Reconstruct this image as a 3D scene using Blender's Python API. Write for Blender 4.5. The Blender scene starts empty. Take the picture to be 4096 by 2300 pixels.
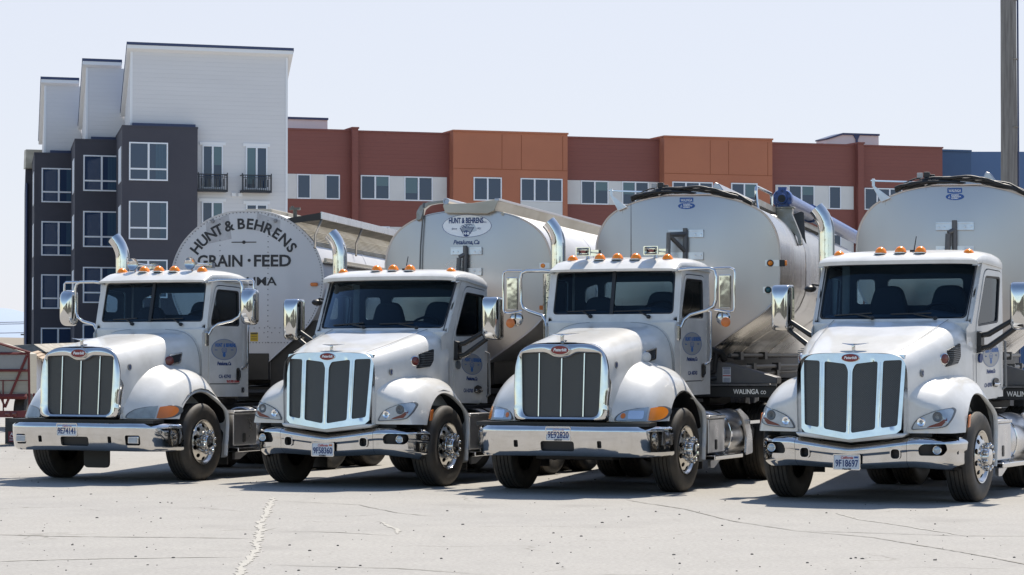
import bpy, bmesh, math, random
from math import sin, cos, pi, sqrt, atan2
from mathutils import Vector, Matrix
from mathutils.geometry import delaunay_2d_cdt
R = math.radians
random.seed(11)
SC = bpy.context.scene
COL = SC.collection

# ------------------------------------------------------------------ materials
def nd(nt, t, **kw):
    n = nt.nodes.new(t)
    for k, v in kw.items():
        if k.startswith('_'):
            setattr(n, k[1:], v)
        else:
            n.inputs[k.replace('0', ' ')].default_value = v
    return n

def new_mat(name):
    m = bpy.data.materials.new(name); m.use_nodes = True
    nt = m.node_tree
    return m, nt, nt.nodes['Principled BSDF']

def mixcol(nt, fac, a, b):
    n = nt.nodes.new('ShaderNodeMix'); n.data_type = 'RGBA'
    for sock, v in ((n.inputs[0], fac), (n.inputs[6], a), (n.inputs[7], b)):
        if isinstance(v, (tuple, list, float, int)):
            sock.default_value = (*v, 1) if isinstance(v, (tuple, list)) else v
        else:
            nt.links.new(v, sock)
    return n.outputs[2]

def ramp(nt, src, p0, p1, a=0.0, b=1.0):
    n = nt.nodes.new('ShaderNodeMapRange'); n.clamp = True
    for i, v in enumerate((p0, p1, a, b)):
        n.inputs[i + 1].default_value = v
    nt.links.new(src, n.inputs[0]); return n.outputs[0]

def coords(nt, scale=(1, 1, 1), kind='Object'):
    tc = nt.nodes.new('ShaderNodeTexCoord'); mp = nt.nodes.new('ShaderNodeMapping')
    mp.inputs['Scale'].default_value = scale
    nt.links.new(tc.outputs[kind], mp.inputs[0]); return mp.outputs[0]

def noise(nt, vec, scale, detail=4, rough=.55):
    n = nt.nodes.new('ShaderNodeTexNoise')
    n.inputs['Scale'].default_value = scale; n.inputs['Detail'].default_value = detail
    n.inputs['Roughness'].default_value = rough
    nt.links.new(vec, n.inputs['Vector']); return n.outputs['Fac']

def math_n(nt, op, a, b=None):
    n = nt.nodes.new('ShaderNodeMath'); n.operation = op
    for i, v in enumerate((a, b)):
        if v is None: continue
        if isinstance(v, (int, float)): n.inputs[i].default_value = v
        else: nt.links.new(v, n.inputs[i])
    return n.outputs[0]

def bump(nt, p, h, strength, dist=.01):
    b = nt.nodes.new('ShaderNodeBump')
    b.inputs['Strength'].default_value = strength; b.inputs['Distance'].default_value = dist
    nt.links.new(h, b.inputs['Height']); nt.links.new(b.outputs[0], p.inputs['Normal'])

def PM(name, col, rough=.5, metal=0., coat=0., var=None, bmp=None, rvar=None, spec=None):
    """plain principled; var=(scale, other colour, scale vector), bmp=(scale, strength, distance)"""
    m, nt, p = new_mat(name)
    p.inputs['Base Color'].default_value = (*col, 1)
    p.inputs['Roughness'].default_value = rough; p.inputs['Metallic'].default_value = metal
    if coat: p.inputs['Coat Weight'].default_value = coat; p.inputs['Coat Roughness'].default_value = .06
    if spec is not None: p.inputs['Specular IOR Level'].default_value = spec
    if var:
        v = coords(nt, var[2] if len(var) > 2 else (1, 1, 1))
        f = noise(nt, v, var[0], 6, .6)
        nt.links.new(mixcol(nt, ramp(nt, f, .38, .68), col, var[1]), p.inputs['Base Color'])
        if rvar: nt.links.new(ramp(nt, f, .3, .7, rvar[0], rvar[1]), p.inputs['Roughness'])
    if bmp:
        v = coords(nt, bmp[3] if len(bmp) > 3 else (1, 1, 1))
        bump(nt, p, noise(nt, v, bmp[0], 3), bmp[1], bmp[2])
    return m

M = {}
M['white'] = PM('white_paint', (.68, .665, .635), .30, 0, .6, var=(3.2, (.575, .56, .525)))
M['cab_white'] = PM('cab_white_paint', (.68, .665, .635), .34, 0, .5, var=(3.6, (.57, .555, .52)))
M['chrome'] = PM('chrome', (.64, .635, .63), .04, 1, bmp=(2.2, .16, .02), var=(5, (.58, .57, .55)), rvar=(.03, .10))
M['chrome_bar'] = PM('polished_tube', (.66, .66, .66), .1, 1)
M['alu'] = PM('brushed_aluminium', (.62, .62, .63), .32, 1, var=(3, (.52, .52, .53)), rvar=(.24, .42))
M['rim'] = PM('polished_rim', (.62, .60, .57), .2, 1, var=(6, (.66, .62, .55)), rvar=(.1, .3))
M['black'] = PM('black_plastic', (.012, .012, .013), .45)
M['dark'] = PM('dark_steel', (.02, .02, .021), .6, var=(4, (.035, .03, .026)))
M['rubber'] = PM('tyre_rubber', (.020, .019, .018), .62, var=(3.0, (.065, .052, .038)), bmp=(60, .15, .004))
M['amber'] = PM('amber_lens', (1., .27, .012), .22, 0, .3)
M['amber_dark'] = PM('amber_reflector', (.62, .16, .02), .3, 0, .3)
M['red_lens'] = PM('red_lens', (.13, .02, .015), .2, 0, .4)
M['lens_fog'] = PM('hazed_lens', (.33, .36, .36), .28, 0, .5, var=(9, (.22, .24, .24)))
M['lens'] = PM('clear_lens', (.38, .44, .49), .08, .25, 1.0, var=(6, (.28, .33, .38)))
M['lamp_rim'] = PM('lamp_housing', (.10, .11, .12), .3)
M['reflector'] = PM('lamp_reflector', (.85, .86, .88), .12, 1)
M['badge_red'] = PM('badge_red', (.22, .012, .014), .25, 0, .5)
M['navy'] = PM('navy_lettering', (.018, .045, .16), .5)
M['logo_blue'] = PM('blue_logo_print', (.035, .13, .38), .5)
M['letter_black'] = PM('black_lettering', (.018, .018, .022), .5)
M['red_print'] = PM('red_print', (.5, .03, .03), .5)
M['plate'] = PM('plate_white', (.72, .74, .76), .35, var=(30, (.6, .63, .68)))
M['decal'] = PM('decal_vinyl', (.34, .345, .35), .35)
M['decal_white'] = PM('decal_white', (.80, .82, .84), .3)
M['interior'] = PM('cab_lining', (.06, .065, .075), .8)
M['seat'] = PM('seat_cloth', (.035, .038, .045), .85, bmp=(40, .2, .004))
M['belt'] = PM('grey_trim', (.2, .2, .2), .6)

def glass(name, tint, refl=(.9, .95, 1), f0=1.5, rough=.0):
    m = bpy.data.materials.new(name); m.use_nodes = True; nt = m.node_tree
    nt.nodes.clear()
    out = nt.nodes.new('ShaderNodeOutputMaterial')
    tr = nt.nodes.new('ShaderNodeBsdfTransparent'); tr.inputs[0].default_value = (*tint, 1)
    gl = nt.nodes.new('ShaderNodeBsdfGlossy'); gl.inputs['Color'].default_value = (*refl, 1); gl.inputs['Roughness'].default_value = rough
    fr = nt.nodes.new('ShaderNodeFresnel'); fr.inputs['IOR'].default_value = f0
    mx = nt.nodes.new('ShaderNodeMixShader')
    nt.links.new(fr.outputs[0], mx.inputs[0]); nt.links.new(tr.outputs[0], mx.inputs[1]); nt.links.new(gl.outputs[0], mx.inputs[2])
    nt.links.new(mx.outputs[0], out.inputs[0]); return m
M['glass'] = glass('cab_glass', (.42, .58, .70), refl=(.75, .88, 1), f0=1.28)
M['rear_glass'] = glass('rear_glass', (.80, .85, .86), f0=1.25)
M['side_glass'] = glass('side_glass', (.38, .42, .42))

def mesh_mat():
    m, nt, p = new_mat('woven_grille_wire')
    tc = nt.nodes.new('ShaderNodeTexCoord'); sep = nt.nodes.new('ShaderNodeSeparateXYZ'); cmb = nt.nodes.new('ShaderNodeCombineXYZ')
    nt.links.new(tc.outputs['Object'], sep.inputs[0]); nt.links.new(sep.outputs[0], cmb.inputs[0]); nt.links.new(sep.outputs[2], cmb.inputs[1])
    br = nt.nodes.new('ShaderNodeTexBrick')
    br.inputs['Scale'].default_value = 1; br.inputs['Brick Width'].default_value = .019; br.inputs['Row Height'].default_value = .010
    br.inputs['Mortar Size'].default_value = .0022; br.inputs['Mortar Smooth'].default_value = .3
    nt.links.new(cmb.outputs[0], br.inputs[0])
    nt.links.new(mixcol(nt, br.outputs['Fac'], (.004, .004, .005), (.17, .165, .16)), p.inputs['Base Color'])
    nt.links.new(br.outputs['Fac'], p.inputs['Metallic'])
    p.inputs['Roughness'].default_value = .35
    bump(nt, p, br.outputs['Fac'], .8, .01)
    return m
M['wire'] = mesh_mat()

def shield_mat():
    m, nt, p = new_mat('perforated_shield')
    v = nt.nodes.new('ShaderNodeTexVoronoi'); v.inputs['Scale'].default_value = 38
    nt.links.new(coords(nt), v.inputs['Vector'])
    f = ramp(nt, v.outputs['Distance'], .28, .36)
    nt.links.new(mixcol(nt, f, (.03, .03, .03), (.62, .58, .5)), p.inputs['Base Color'])
    nt.links.new(f, p.inputs['Metallic']); p.inputs['Roughness'].default_value = .2
    return m
M['shield'] = shield_mat()

def tank_mat(name, a, b, metal, r0, r1, streak=(2.2, 2.2, .12), grime=None, wave=.35):
    m, nt, p = new_mat(name)
    f = noise(nt, coords(nt, streak), 1.1, 3, .5)
    g = noise(nt, coords(nt, (1, 1, .6)), .8, 3)
    c = mixcol(nt, ramp(nt, f, .3, .75), a, b)
    if grime:
        c = mixcol(nt, ramp(nt, g, .55, .8, 0, .6), c, grime)
    nt.links.new(c, p.inputs['Base Color'])
    p.inputs['Metallic'].default_value = metal
    nt.links.new(ramp(nt, g, .3, .7, r0, r1), p.inputs['Roughness'])
    bump(nt, p, noise(nt, coords(nt, (1, 1, .3)), .9, 2), wave, .12)
    return m
M['tank_white'] = tank_mat('weathered_white_sheet', (.58, .58, .595), (.52, .52, .54), .1, .45, .6, grime=(.44, .44, .455))
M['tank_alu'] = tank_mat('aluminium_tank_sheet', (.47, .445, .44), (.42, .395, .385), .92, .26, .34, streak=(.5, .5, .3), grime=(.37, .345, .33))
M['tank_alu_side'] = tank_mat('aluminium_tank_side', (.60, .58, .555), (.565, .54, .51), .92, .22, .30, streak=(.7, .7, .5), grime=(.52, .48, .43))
M['trough'] = tank_mat('weathered_trough', (.50, .46, .38), (.36, .32, .25), .35, .4, .6, streak=(1, .5, 3), grime=(.30, .24, .16))
M['patch'] = PM('weathered_patch', (.44, .44, .46), .5, .4, var=(7, (.34, .33, .34)))
M['rivet'] = PM('rivet_metal', (.22, .22, .23), .5, .6)
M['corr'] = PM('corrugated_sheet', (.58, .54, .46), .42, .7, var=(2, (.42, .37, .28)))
M['deck'] = PM('grey_deck', (.14, .13, .11), .6, .5, var=(5, (.25, .23, .2)))
M['blue_paint'] = PM('blue_enamel', (.022, .075, .27), .4, 0, .2, var=(4, (.03, .10, .32)))
M['steel'] = PM('stained_steel', (.34, .33, .31), .4, .8, var=(5, (.22, .19, .14)))
M['frame_grey'] = PM('grey_steel', (.11, .11, .115), .5, .4, var=(3, (.15, .14, .13)))
M['hose'] = PM('black_hose', (.015, .015, .016), .55)
M['yellow'] = PM('yellow_sticker', (.62, .42, .02), .5)
M['green_lens'] = PM('green_lens', (.01, .10, .12), .2, 0, .4)
M['wood'] = PM('weathered_pole_wood', (.26, .24, .22), .9, var=(3, (.14, .125, .115), (6, 6, .35)), bmp=(5, .6, .03, (6, 6, .3)))

# ------------------------------------------------------------------ mesh helper
BULGE = 0.       # how far the aluminium heads swell forward
TILT = None      # (dz, slope) of the sprung body on its axles
class MB:
    def __init__(s): s.v = []; s.f = []
    def add(s, vs, fs):
        o = len(s.v); s.v.extend(Vector(p) for p in vs); s.f.extend(tuple(i + o for i in f) for f in fs); return s
    def hexa(s, p):
        return s.add(p, [(0, 3, 2, 1), (4, 5, 6, 7), (0, 1, 5, 4), (1, 2, 6, 5), (2, 3, 7, 6), (3, 0, 4, 7)])
    def box(s, x0, x1, y0, y1, z0, z1):
        return s.hexa([(x0, y0, z0), (x1, y0, z0), (x1, y1, z0), (x0, y1, z0), (x0, y0, z1), (x1, y0, z1), (x1, y1, z1), (x0, y1, z1)])
    def tube(s, pts, r, n=10, caps=True, closed=False):
        pts = [Vector(p) for p in pts]; k = len(pts)
        rs = r if isinstance(r, (list, tuple)) else [r] * k
        up = None; rings = []
        for i, p in enumerate(pts):
            a = pts[(i - 1) % k] if (closed or i) else p; b = pts[(i + 1) % k] if (closed or i < k - 1) else p
            t = (b - a).normalized()
            if up is None:
                up = Vector((0, 0, 1)) if abs(t.z) < .9 else Vector((1, 0, 0))
            u = (up - t * up.dot(t)).normalized(); w = t.cross(u); up = u
            rings.append([p + (u * cos(2 * pi * j / n) + w * sin(2 * pi * j / n)) * rs[i] for j in range(n)])
        vs = [q for g in rings for q in g]; fs = []
        for i in range(k if closed else k - 1):
            for j in range(n):
                a = i * n + j; b = i * n + (j + 1) % n; c = ((i + 1) % k) * n
                fs.append((a, b, c + (j + 1) % n, c + j))
        if caps and not closed:
            fs.append(tuple(range(n))[::-1]); fs.append(tuple((k - 1) * n + j for j in range(n)))
        return s.add(vs, fs)
    def lathe(s, prof, c=(0, 0, 0), axis='x', n=32, sign=1):
        """prof: (radius, along) pairs"""
        c = Vector(c); vs = []; fs = []; k = len(prof)
        for r, h in prof:
            for j in range(n):
                a = 2 * pi * j / n; p, q = r * cos(a), r * sin(a); h2 = h * sign
                vs.append(c + Vector({'x': (h2, p, q), 'y': (p, h2, q), 'z': (p, q, h2)}[axis]))
        for i in range(k - 1):
            for j in range(n):
                a = i * n + j; b = i * n + (j + 1) % n
                fs.append((a, b, b + n, a + n))
        if prof[0][0] > 1e-6: pass
        return s.add(vs, fs)
    def prism(s, poly, plane, d0, d1, caps=(1, 1)):
        n = len(poly); g = {'xz': lambda a, b, d: (a, d, b), 'yz': lambda a, b, d: (d, a, b), 'xy': lambda a, b, d: (a, b, d)}[plane]
        vs = [g(a, b, d0) for a, b in poly] + [g(a, b, d1) for a, b in poly]
        fs = [(i, (i + 1) % n, n + (i + 1) % n, n + i) for i in range(n)]
        if caps[0]: fs.append(tuple(range(n))[::-1])
        if caps[1]: fs.append(tuple(range(n, 2 * n)))
        return s.add(vs, fs)
    def grid(s, rows, closed=False):
        m = len(rows[0]); vs = [p for r in rows for p in r]; fs = []
        for i in range(len(rows) - 1):
            for j in range(m if closed else m - 1):
                a = i * m + j; b = i * m + (j + 1) % m
                fs.append((a, b, b + m, a + m))
        return s.add(vs, fs)
    def ell(s, c, rx, ry, rz, nu=16, nv=9, v0=-pi / 2, v1=pi / 2):
        rows = []
        for i in range(nv + 1):
            t = v0 + (v1 - v0) * i / nv
            rows.append([(c[0] + rx * cos(t) * cos(2 * pi * j / nu), c[1] + ry * cos(t) * sin(2 * pi * j / nu), c[2] + rz * sin(t)) for j in range(nu)])
        return s.grid(rows, True)
    def text(s, body, size, mat, width=None, bold=0., shear=0., ext=.002, align='CENTER', spacing=1.):
        cu = bpy.data.curves.new('lettering', 'FONT'); cu.body = body; cu.size = size; cu.extrude = ext
        cu.offset = bold; cu.shear = shear; cu.align_x = align; cu.resolution_u = 3; cu.space_character = spacing
        o = bpy.data.objects.new('lettering_source', cu); me = bpy.data.meshes.new_from_object(o)
        vs = [v.co.copy() for v in me.vertices]; fs = [tuple(p.vertices) for p in me.polygons]
        bpy.data.objects.remove(o); bpy.data.curves.remove(cu); bpy.data.meshes.remove(me)
        if width and vs:
            w = max(v.x for v in vs) - min(v.x for v in vs)
            for v in vs: v.x *= width / w
        return s.add([mat @ v for v in vs], fs)
    def xf(s, m, start=0):
        for i in range(start, len(s.v)): s.v[i] = m @ s.v[i]
        return s
    def build(s, name, mat, parent=None, smooth=38, bevel=0., tilt=True, weld=True):
        me = bpy.data.meshes.new(name)
        vs = s.v
        if TILT and tilt and parent is not None:
            vs = [Vector((p.x, p.y, p.z + TILT[0] + TILT[1] * (p.y - 1.25))) for p in vs]
        if BULGE and parent is not None: vs = [Vector((q.x, q.y - BULGE * max(0, 1 - (q.x / 1.25) ** 2) * max(0, 1 - ((q.z - 2.75) / 1.15) ** 2), q.z)) if q.y < .0 else q for q in vs]
        me.from_pydata([tuple(p) for p in vs], [], s.f)
        bm = bmesh.new(); bm.from_mesh(me)
        if weld: bmesh.ops.remove_doubles(bm, verts=bm.verts, dist=2e-5)
        bmesh.ops.recalc_face_normals(bm, faces=bm.faces)
        bm.to_mesh(me); bm.free()
        me.materials.append(M[mat] if isinstance(mat, str) else mat)
        if smooth: me.shade_smooth(); me.set_sharp_from_angle(angle=R(smooth))
        o = bpy.data.objects.new(name, me); COL.objects.link(o)
        if parent is not None: o.parent = parent
        if bevel:
            b = o.modifiers.new('edge', 'BEVEL'); b.width = bevel; b.segments = 2; b.limit_method = 'ANGLE'
            b.harden_normals = False
        return o

def thing(name, label, cat, loc=(0, 0, 0), rz=0., group=None):
    o = bpy.data.objects.new(name, None); COL.objects.link(o); o.empty_display_size = .3
    o.location = loc; o.rotation_euler = (0, 0, rz)
    return tag(o, label, cat, group)
def tag(o, label=None, cat=None, group=None, kind=None):
    for k, v in (('label', label), ('category', cat), ('group', group), ('kind', kind)):
        if v: o[k] = v
    return o

FRONT = Matrix(((1, 0, 0), (0, 0, -1), (0, 1, 0))).to_4x4()          # text read from the front (-y)
LEFTSIDE = Matrix(((0, 0, 1), (1, 0, 0), (0, 1, 0))).to_4x4()        # text read from +x
def at(x, y, z, base=FRONT, rot=0.):
    return Matrix.Translation((x, y, z)) @ base @ Matrix.Rotation(rot, 4, 'Z')

def rrect(x0, x1, z0, z1, r, n=4):
    out = []
    for cx, cz, a in ((x1 - r, z1 - r, 0), (x0 + r, z1 - r, 90), (x0 + r, z0 + r, 180), (x1 - r, z0 + r, 270)):
        for i in range(n + 1):
            t = R(a + 90 * i / n); out.append((cx + r * cos(t), cz + r * sin(t)))
    return out
def rpoly(pts, r, n=4):
    out = []; k = len(pts)
    for i in range(k):
        p = Vector(pts[i]); a = Vector(pts[i - 1]); b = Vector(pts[(i + 1) % k])
        ri = r[i] if isinstance(r, (list, tuple)) else r
        d1 = (a - p); d2 = (b - p); q = min(ri, d1.length * .45, d2.length * .45)
        s, e = p + d1.normalized() * q, p + d2.normalized() * q
        if q < 1e-5: out.append(tuple(p)); continue
        for j in range(n + 1):
            t = j / n; out.append(tuple(s * (1 - t) ** 2 + p * 2 * t * (1 - t) + e * t * t))
    return out
def ellipse(cx, cz, a, b, n=24):
    return [(cx + a * cos(2 * pi * i / n), cz + b * sin(2 * pi * i / n)) for i in range(n)]
def resample(L, step):
    out = []
    for i in range(len(L)):
        a = Vector(L[i]); b = Vector(L[(i + 1) % len(L)]); k = max(1, int((b - a).length / step))
        out += [tuple(a.lerp(b, j / k)) for j in range(k)]
    return out
def inside(P, x, y):
    c = False; n = len(P); j = n - 1
    for i in range(n):
        xi, yi = P[i]; xj, yj = P[j]
        if (yi > y) != (yj > y) and x < (xj - xi) * (y - yi) / (yj - yi) + xi: c = not c
        j = i
    return c
def panel(mb, outer, holes, fm, step=None, rim=None, edge=None):
    """sheet with openings in a 2-D parameter plane, mapped by fm(a, b) -> point; rim: depth vector of the openings' edges"""
    if step: outer = resample(outer, step); holes = [resample(h, step) for h in holes]
    pts = []; ed = []
    for L in [outer] + holes:
        i0 = len(pts); pts += [Vector(p) for p in L]; ed += [(i0 + i, i0 + (i + 1) % len(L)) for i in range(len(L))]
    if step:
        xs = [p[0] for p in outer]; ys = [p[1] for p in outer]
        nx = int((max(xs) - min(xs)) / step) + 1; ny = int((max(ys) - min(ys)) / step) + 1
        for i in range(1, nx):
            for j in range(1, ny):
                x = min(xs) + (max(xs) - min(xs)) * i / nx; y = min(ys) + (max(ys) - min(ys)) * j / ny
                if inside(outer, x, y) and not any(inside(h, x, y) for h in holes): pts.append(Vector((x, y)))
    r = delaunay_2d_cdt(pts, ed, [], 0, 1e-6)
    V, F = r[0], r[2]; keep = []
    for f in F:
        cx = sum(V[i].x for i in f) / len(f); cy = sum(V[i].y for i in f) / len(f)
        if inside(outer, cx, cy) and not any(inside(h, cx, cy) for h in holes): keep.append(tuple(f))
    mb.add([fm(v.x, v.y) for v in V], keep)
    for L, d in [(h, rim) for h in holes] + [(outer, edge)]:
        if d is None: continue
        d = Vector(d); a = [Vector(fm(*p)) for p in L]; mb.grid([a, [p + d for p in a]], True)
    return mb
def line_pts(a, b, step):
    a, b = Vector(a), Vector(b); k = int((b - a).length / step); return [tuple(a.lerp(b, i / k)) for i in range(k + 1)]
def pillow(mb, cx, cz, ol, y0, depth, back, p=.8):
    rows = []
    for i in range(13):
        t = (pi / 2) * i / 12; k = sin(t) ** p if i else 0
        rows.append([(cx + (a - cx) * k, y0 - depth * cos(t), cz + (b - cz) * k) for a, b in ol])
    for k, y in ((1.0, y0 + back), (.96, y0 + back + .006)): rows.append([(cx + (a - cx) * k, y, cz + (b - cz) * k) for a, b in ol])
    return mb.grid(rows, True)
# ------------------------------------------------------------------ truck parts
AX = 1.25                                    # front axle behind the bumper face
FX, FY, FZ = .70, 1.33, .50                  # fender dome centre
FEN = dict(az=1.0, ay=1.12, ymin=.20, px=3.0, py=2.25, pz=2.05, rx=.57)
def fil(x): return .10 * min(1.1, max(0, (.95 - abs(x)) / .32)) ** 2
def fender_front_y(x, z, off=0.):
    k = 1 - (max(0, abs(x) - FX) / FEN['rx']) ** FEN['px'] - (max(0, z - FZ) / FEN['az']) ** FEN['pz']
    return max(FY - FEN['ay'] * max(k, 1e-6) ** (1 / FEN['py']) - fil(x), FEN['ymin'] + .10 * max(0, abs(x) - .62)) - off
def fender_R(x, th):
    """distance from the dome centre along angle th (0 = rearward, 90 = up, 180 = forward) at lateral x"""
    ay = FEN['ay'] if cos(th) < 0 else .74
    kx = 1 - (max(0, x - FX) / FEN['rx']) ** FEN['px']
    if kx <= 0: return 0.
    lo, hi = 0., 2.
    for _ in range(40):
        m = (lo + hi) / 2
        v = (abs(m * cos(th)) / ay) ** FEN['py'] + (abs(m * sin(th)) / FEN['az']) ** FEN['pz']
        if v < kx: lo = m
        else: hi = m
    return lo
ARCH = (1.26, .56, .65)                       # wheel opening: centre y, z, radius
def arch_R(th):
    """distance from the dome centre to the wheel opening along th"""
    dy, dz = ARCH[0] - FY, ARCH[1] - FZ; c, s = cos(th), sin(th)
    b = c * dy + s * dz
    f = b + sqrt(max(0, b * b - (dy * dy + dz * dz) + ARCH[2] ** 2))
    if th > R(45): return f
    return lerp_tab([(-21, .46), (0, .445), (20, .50), (45, arch_R(R(45.01)))], math.degrees(th))[0]
def lerp_tab(tab, y):
    if y <= tab[0][0]: return tab[0][1:]
    for a, b in zip(tab, tab[1:]):
        if y <= b[0]:
            t = (y - a[0]) / (b[0] - a[0]); return tuple(p + (q - p) * t for p, q in zip(a[1:], b[1:]))
    return tab[-1][1:]
def fender(side, root, zb=.855, xin=.56):
    mb = MB(); rows = []; NX = 30
    for dg in [-20 + 2.5 * i for i in range(81)]:
        th = R(dg); ra = arch_R(th); lo, hi = FX, FX + FEN['rx']
        for _ in range(40):
            m = (lo + hi) / 2
            if fender_R(m, th) > ra: lo = m
            else: hi = m
        xm = lo; w = min(1, max(0, (dg - 40) / 35)); w = w * w * (3 - 2 * w); row = []
        for i in range(NX):
            t = i / (NX - 1); te = 1 - (1 - t) ** 1.7
            x1 = xin + (xm - xin) * te; r1 = (max(fender_R(x1, th), ra) if i < NX - 1 else ra) + (fil(x1) if dg > 90 else fil(x1) * max(0, (dg - 40) / 50))
            x0 = xin + (1.12 - xin) * min(1, max(0, (75 - dg) / 60)); x2 = x0 + (1.262 - x0) * t
            rc = lerp_tab([(-20, .535), (0, .525), (20, .60), (45, .73), (75, .86)], dg)[0]
            r2 = rc - (rc - ra) * t ** 3.2
            x, rr = x2 + (x1 - x2) * w, r2 + (r1 - r2) * w
            y, z = FY + rr * cos(th), FZ + rr * sin(th)
            if y < FY and z < zb:
                z = zb; y = fender_front_y(x, zb)
                if i == NX - 1: y = min(FY - .01, ARCH[0] - sqrt(ARCH[2] ** 2 - (zb - ARCH[1]) ** 2))
            if dg > 90: y = max(y, FEN['ymin'] + .10 * max(0, x - xin))
            row.append((x, y, z))
        e = row[-1]; row.append((e[0] - .012, e[1] - .012 * cos(th), e[2] - .014 * sin(th))); row.append((e[0] - .05, e[1] - .010 * cos(th), e[2] - .012 * sin(th)))
        rows.append([(side * p[0], p[1], p[2]) for p in row])
    mb.grid(rows)
    return mb.build('fender', 'white', root, smooth=60)

def wheel(root, x, y, side, mat_extra=None, rear=False, r=.512, dual=False):
    """x: outer sidewall plane"""
    mb = MB(); w = .285
    pr = [(.285, -.03), (.30, -.012), (.33, .0), (.40, .012), (.455, .010), (.488, -.006), (.505, -.03)]
    for k in range(5):
        a = .038 + k * .049
        pr += [(r, -a), (r, -a - .038), (r - .016, -a - .040), (r - .016, -a - .047)]
    pr += [(.505, -w + .02), (.47, -w - .005), (.33, -w), (.285, -w + .03)]
    mb.lathe(pr, (x, y, r), 'x', 56, side)
    t = mb.build('wheel', 'rubber', root, smooth=40, tilt=False)
    c = (x, y, r)
    rm = MB()
    if rear:
        rm.lathe([(.300, -.006), (.292, -.03), (.275, -.05), (.262, -.14), (.20, -.15), (.14, -.12), (.13, -.05), (.12, -.02), (0.001, -.01)], c, 'x', 40, side)
        rm.build('rim', 'rim', t, tilt=False)
        return t
    rm.lathe([(.292, -.05), (.302, -.004), (.300, .008), (.288, .004), (.276, -.022), (.262, -.034)], c, 'x', 60, side)
    # dished disc with ten hand holes
    n = 10
    for k in range(n):
        ang0 = 2 * pi * k / n; am = ang0 + pi / n
        prof = lambda rr: -.034 + .062 * min(1, max(0, (.262 - rr) / .10)) ** .8
        outer = []; N = 24
        ri, ro = .150, .262; half = pi / n
        loop = [( -half + 2 * half * i / 6, ro) for i in range(6)] + [(half, ro + (ri - ro) * i / 6) for i in range(6)] + [(half - 2 * half * i / 6, ri) for i in range(6)] + [(-half, ri + (ro - ri) * i / 6) for i in range(6)]
        a = []; b = []; d = []
        for (da, rr) in loop:
            a.append((x + side * prof(rr), y + rr * cos(am + da), r + rr * sin(am + da)))
            lx, lz = rr - .214, .214 * da * 1.0
            q = atan2(lz, lx); hr = (.024, .033)
            px, pz = hr[0] * cos(q), hr[1] * sin(q)
            rr2 = .214 + px; da2 = pz / .214
            b.append((x + side * prof(rr2), y + rr2 * cos(am + da2), r + rr2 * sin(am + da2)))
            d.append((x + side * (prof(rr2) - .03), y + rr2 * cos(am + da2), r + rr2 * sin(am + da2)))
        rm.grid([a, b, d], True)
    rm.build('rim', 'rim', t, smooth=45, tilt=False)
    MB().lathe([(.29, -.07), (.0, -.07)], c, 'x', 30, side).build('brake_drum', 'black', t, tilt=False)
    hb = MB().lathe([(.150, .028), (.148, .036), (.130, .040), (.105, .040), (.100, .085), (.088, .105), (.06, .112), (.0, .114)], c, 'x', 36, side)
    for k in range(10):
        a = 2 * pi * (k + .5) / 10
        hb.lathe([(.019, .034), (.021, .05), (.017, .085), (.022, .09), (.022, .102), (.014, .112), (0, .114)], (x, y + .1425 * cos(a), r + .1425 * sin(a)), 'x', 10, side)
    hb.build('hub', 'chrome', t, smooth=45, tilt=False)
    return t

def plate(root, c, number, sticker, bottom=None, w=.305, h=.152):
    x, y, z = c
    p = MB().prism(rrect(x - w / 2, x + w / 2, z - h / 2, z + h / 2, .012), 'xz', y - .006, y).build('license_plate', 'plate', root, smooth=0)
    fr = MB(); o = rrect(x - w / 2 - .006, x + w / 2 + .006, z - h / 2 - .006, z + h / 2 + .006, .016); i = rrect(x - w / 2 + .004, x + w / 2 - .004, z - h / 2 + .004, z + h / 2 - .004, .012)
    fr.grid([[(a, y + .002, b) for a, b in o], [(a, y - .012, b) for a, b in o], [(a, y - .012, b) for a, b in i], [(a, y - .004, b) for a, b in i]], True)
    fr.build('plate_frame', 'chrome_bar', p)
    MB().text(number, .105, at(x, y - .0075, z - .048), width=w * .86, bold=.0035, mat=None, ext=.001) if False else None
    t = MB(); t.text(number, .108, at(x, y - .009, z - .05), width=w * .87, bold=.0022, ext=.001); t.build('plate_number', 'navy', p, smooth=0)
    t = MB(); t.text('California', .042, at(x, y - .009, z + .037), width=w * .46, bold=.0006, shear=.35, ext=.001); t.build('plate_script', 'red_print', p, smooth=0)
    sx = x + w * .36
    MB().box(sx - .022, sx + .022, y - .009, y - .006, z + .044, z + .064).build('plate_sticker', sticker, p, smooth=0)
    if bottom:
        t = MB(); t.text(bottom, .026, at(x, y - .0135, z - h / 2 - .003), width=w * .34, shear=.2, bold=.001, ext=.001); t.build('frame_lettering', 'letter_black', p, smooth=0)
    return p

def badge(root, x, y, z, a, b, mat='badge_red'):
    p = MB(); n = 28
    e = ellipse(x, z, a, b, n)
    p.grid([[(u, y + .012, v) for u, v in ellipse(x, z, a * 1.12, b * 1.16, n)], [(u, y - .010, v) for u, v in ellipse(x, z, a * 1.10, b * 1.13, n)], [(u, y - .012, v) for u, v in ellipse(x, z, a * 1.02, b * 1.02, n)], [(u, y - .004, v) for u, v in e]], True)
    o = p.build('badge', 'chrome', root)
    MB().prism(e, 'xz', y - .007, y + .004).build('badge_plate', mat, o, smooth=0)
    t = MB(); t.text('Peterbilt', b * 1.05, at(x, y - .0105, z - b * .28), width=a * 1.56, bold=.0012, shear=.30, ext=.0015); t.build('badge_lettering', 'decal_white', o, smooth=0)
    return o

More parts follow.
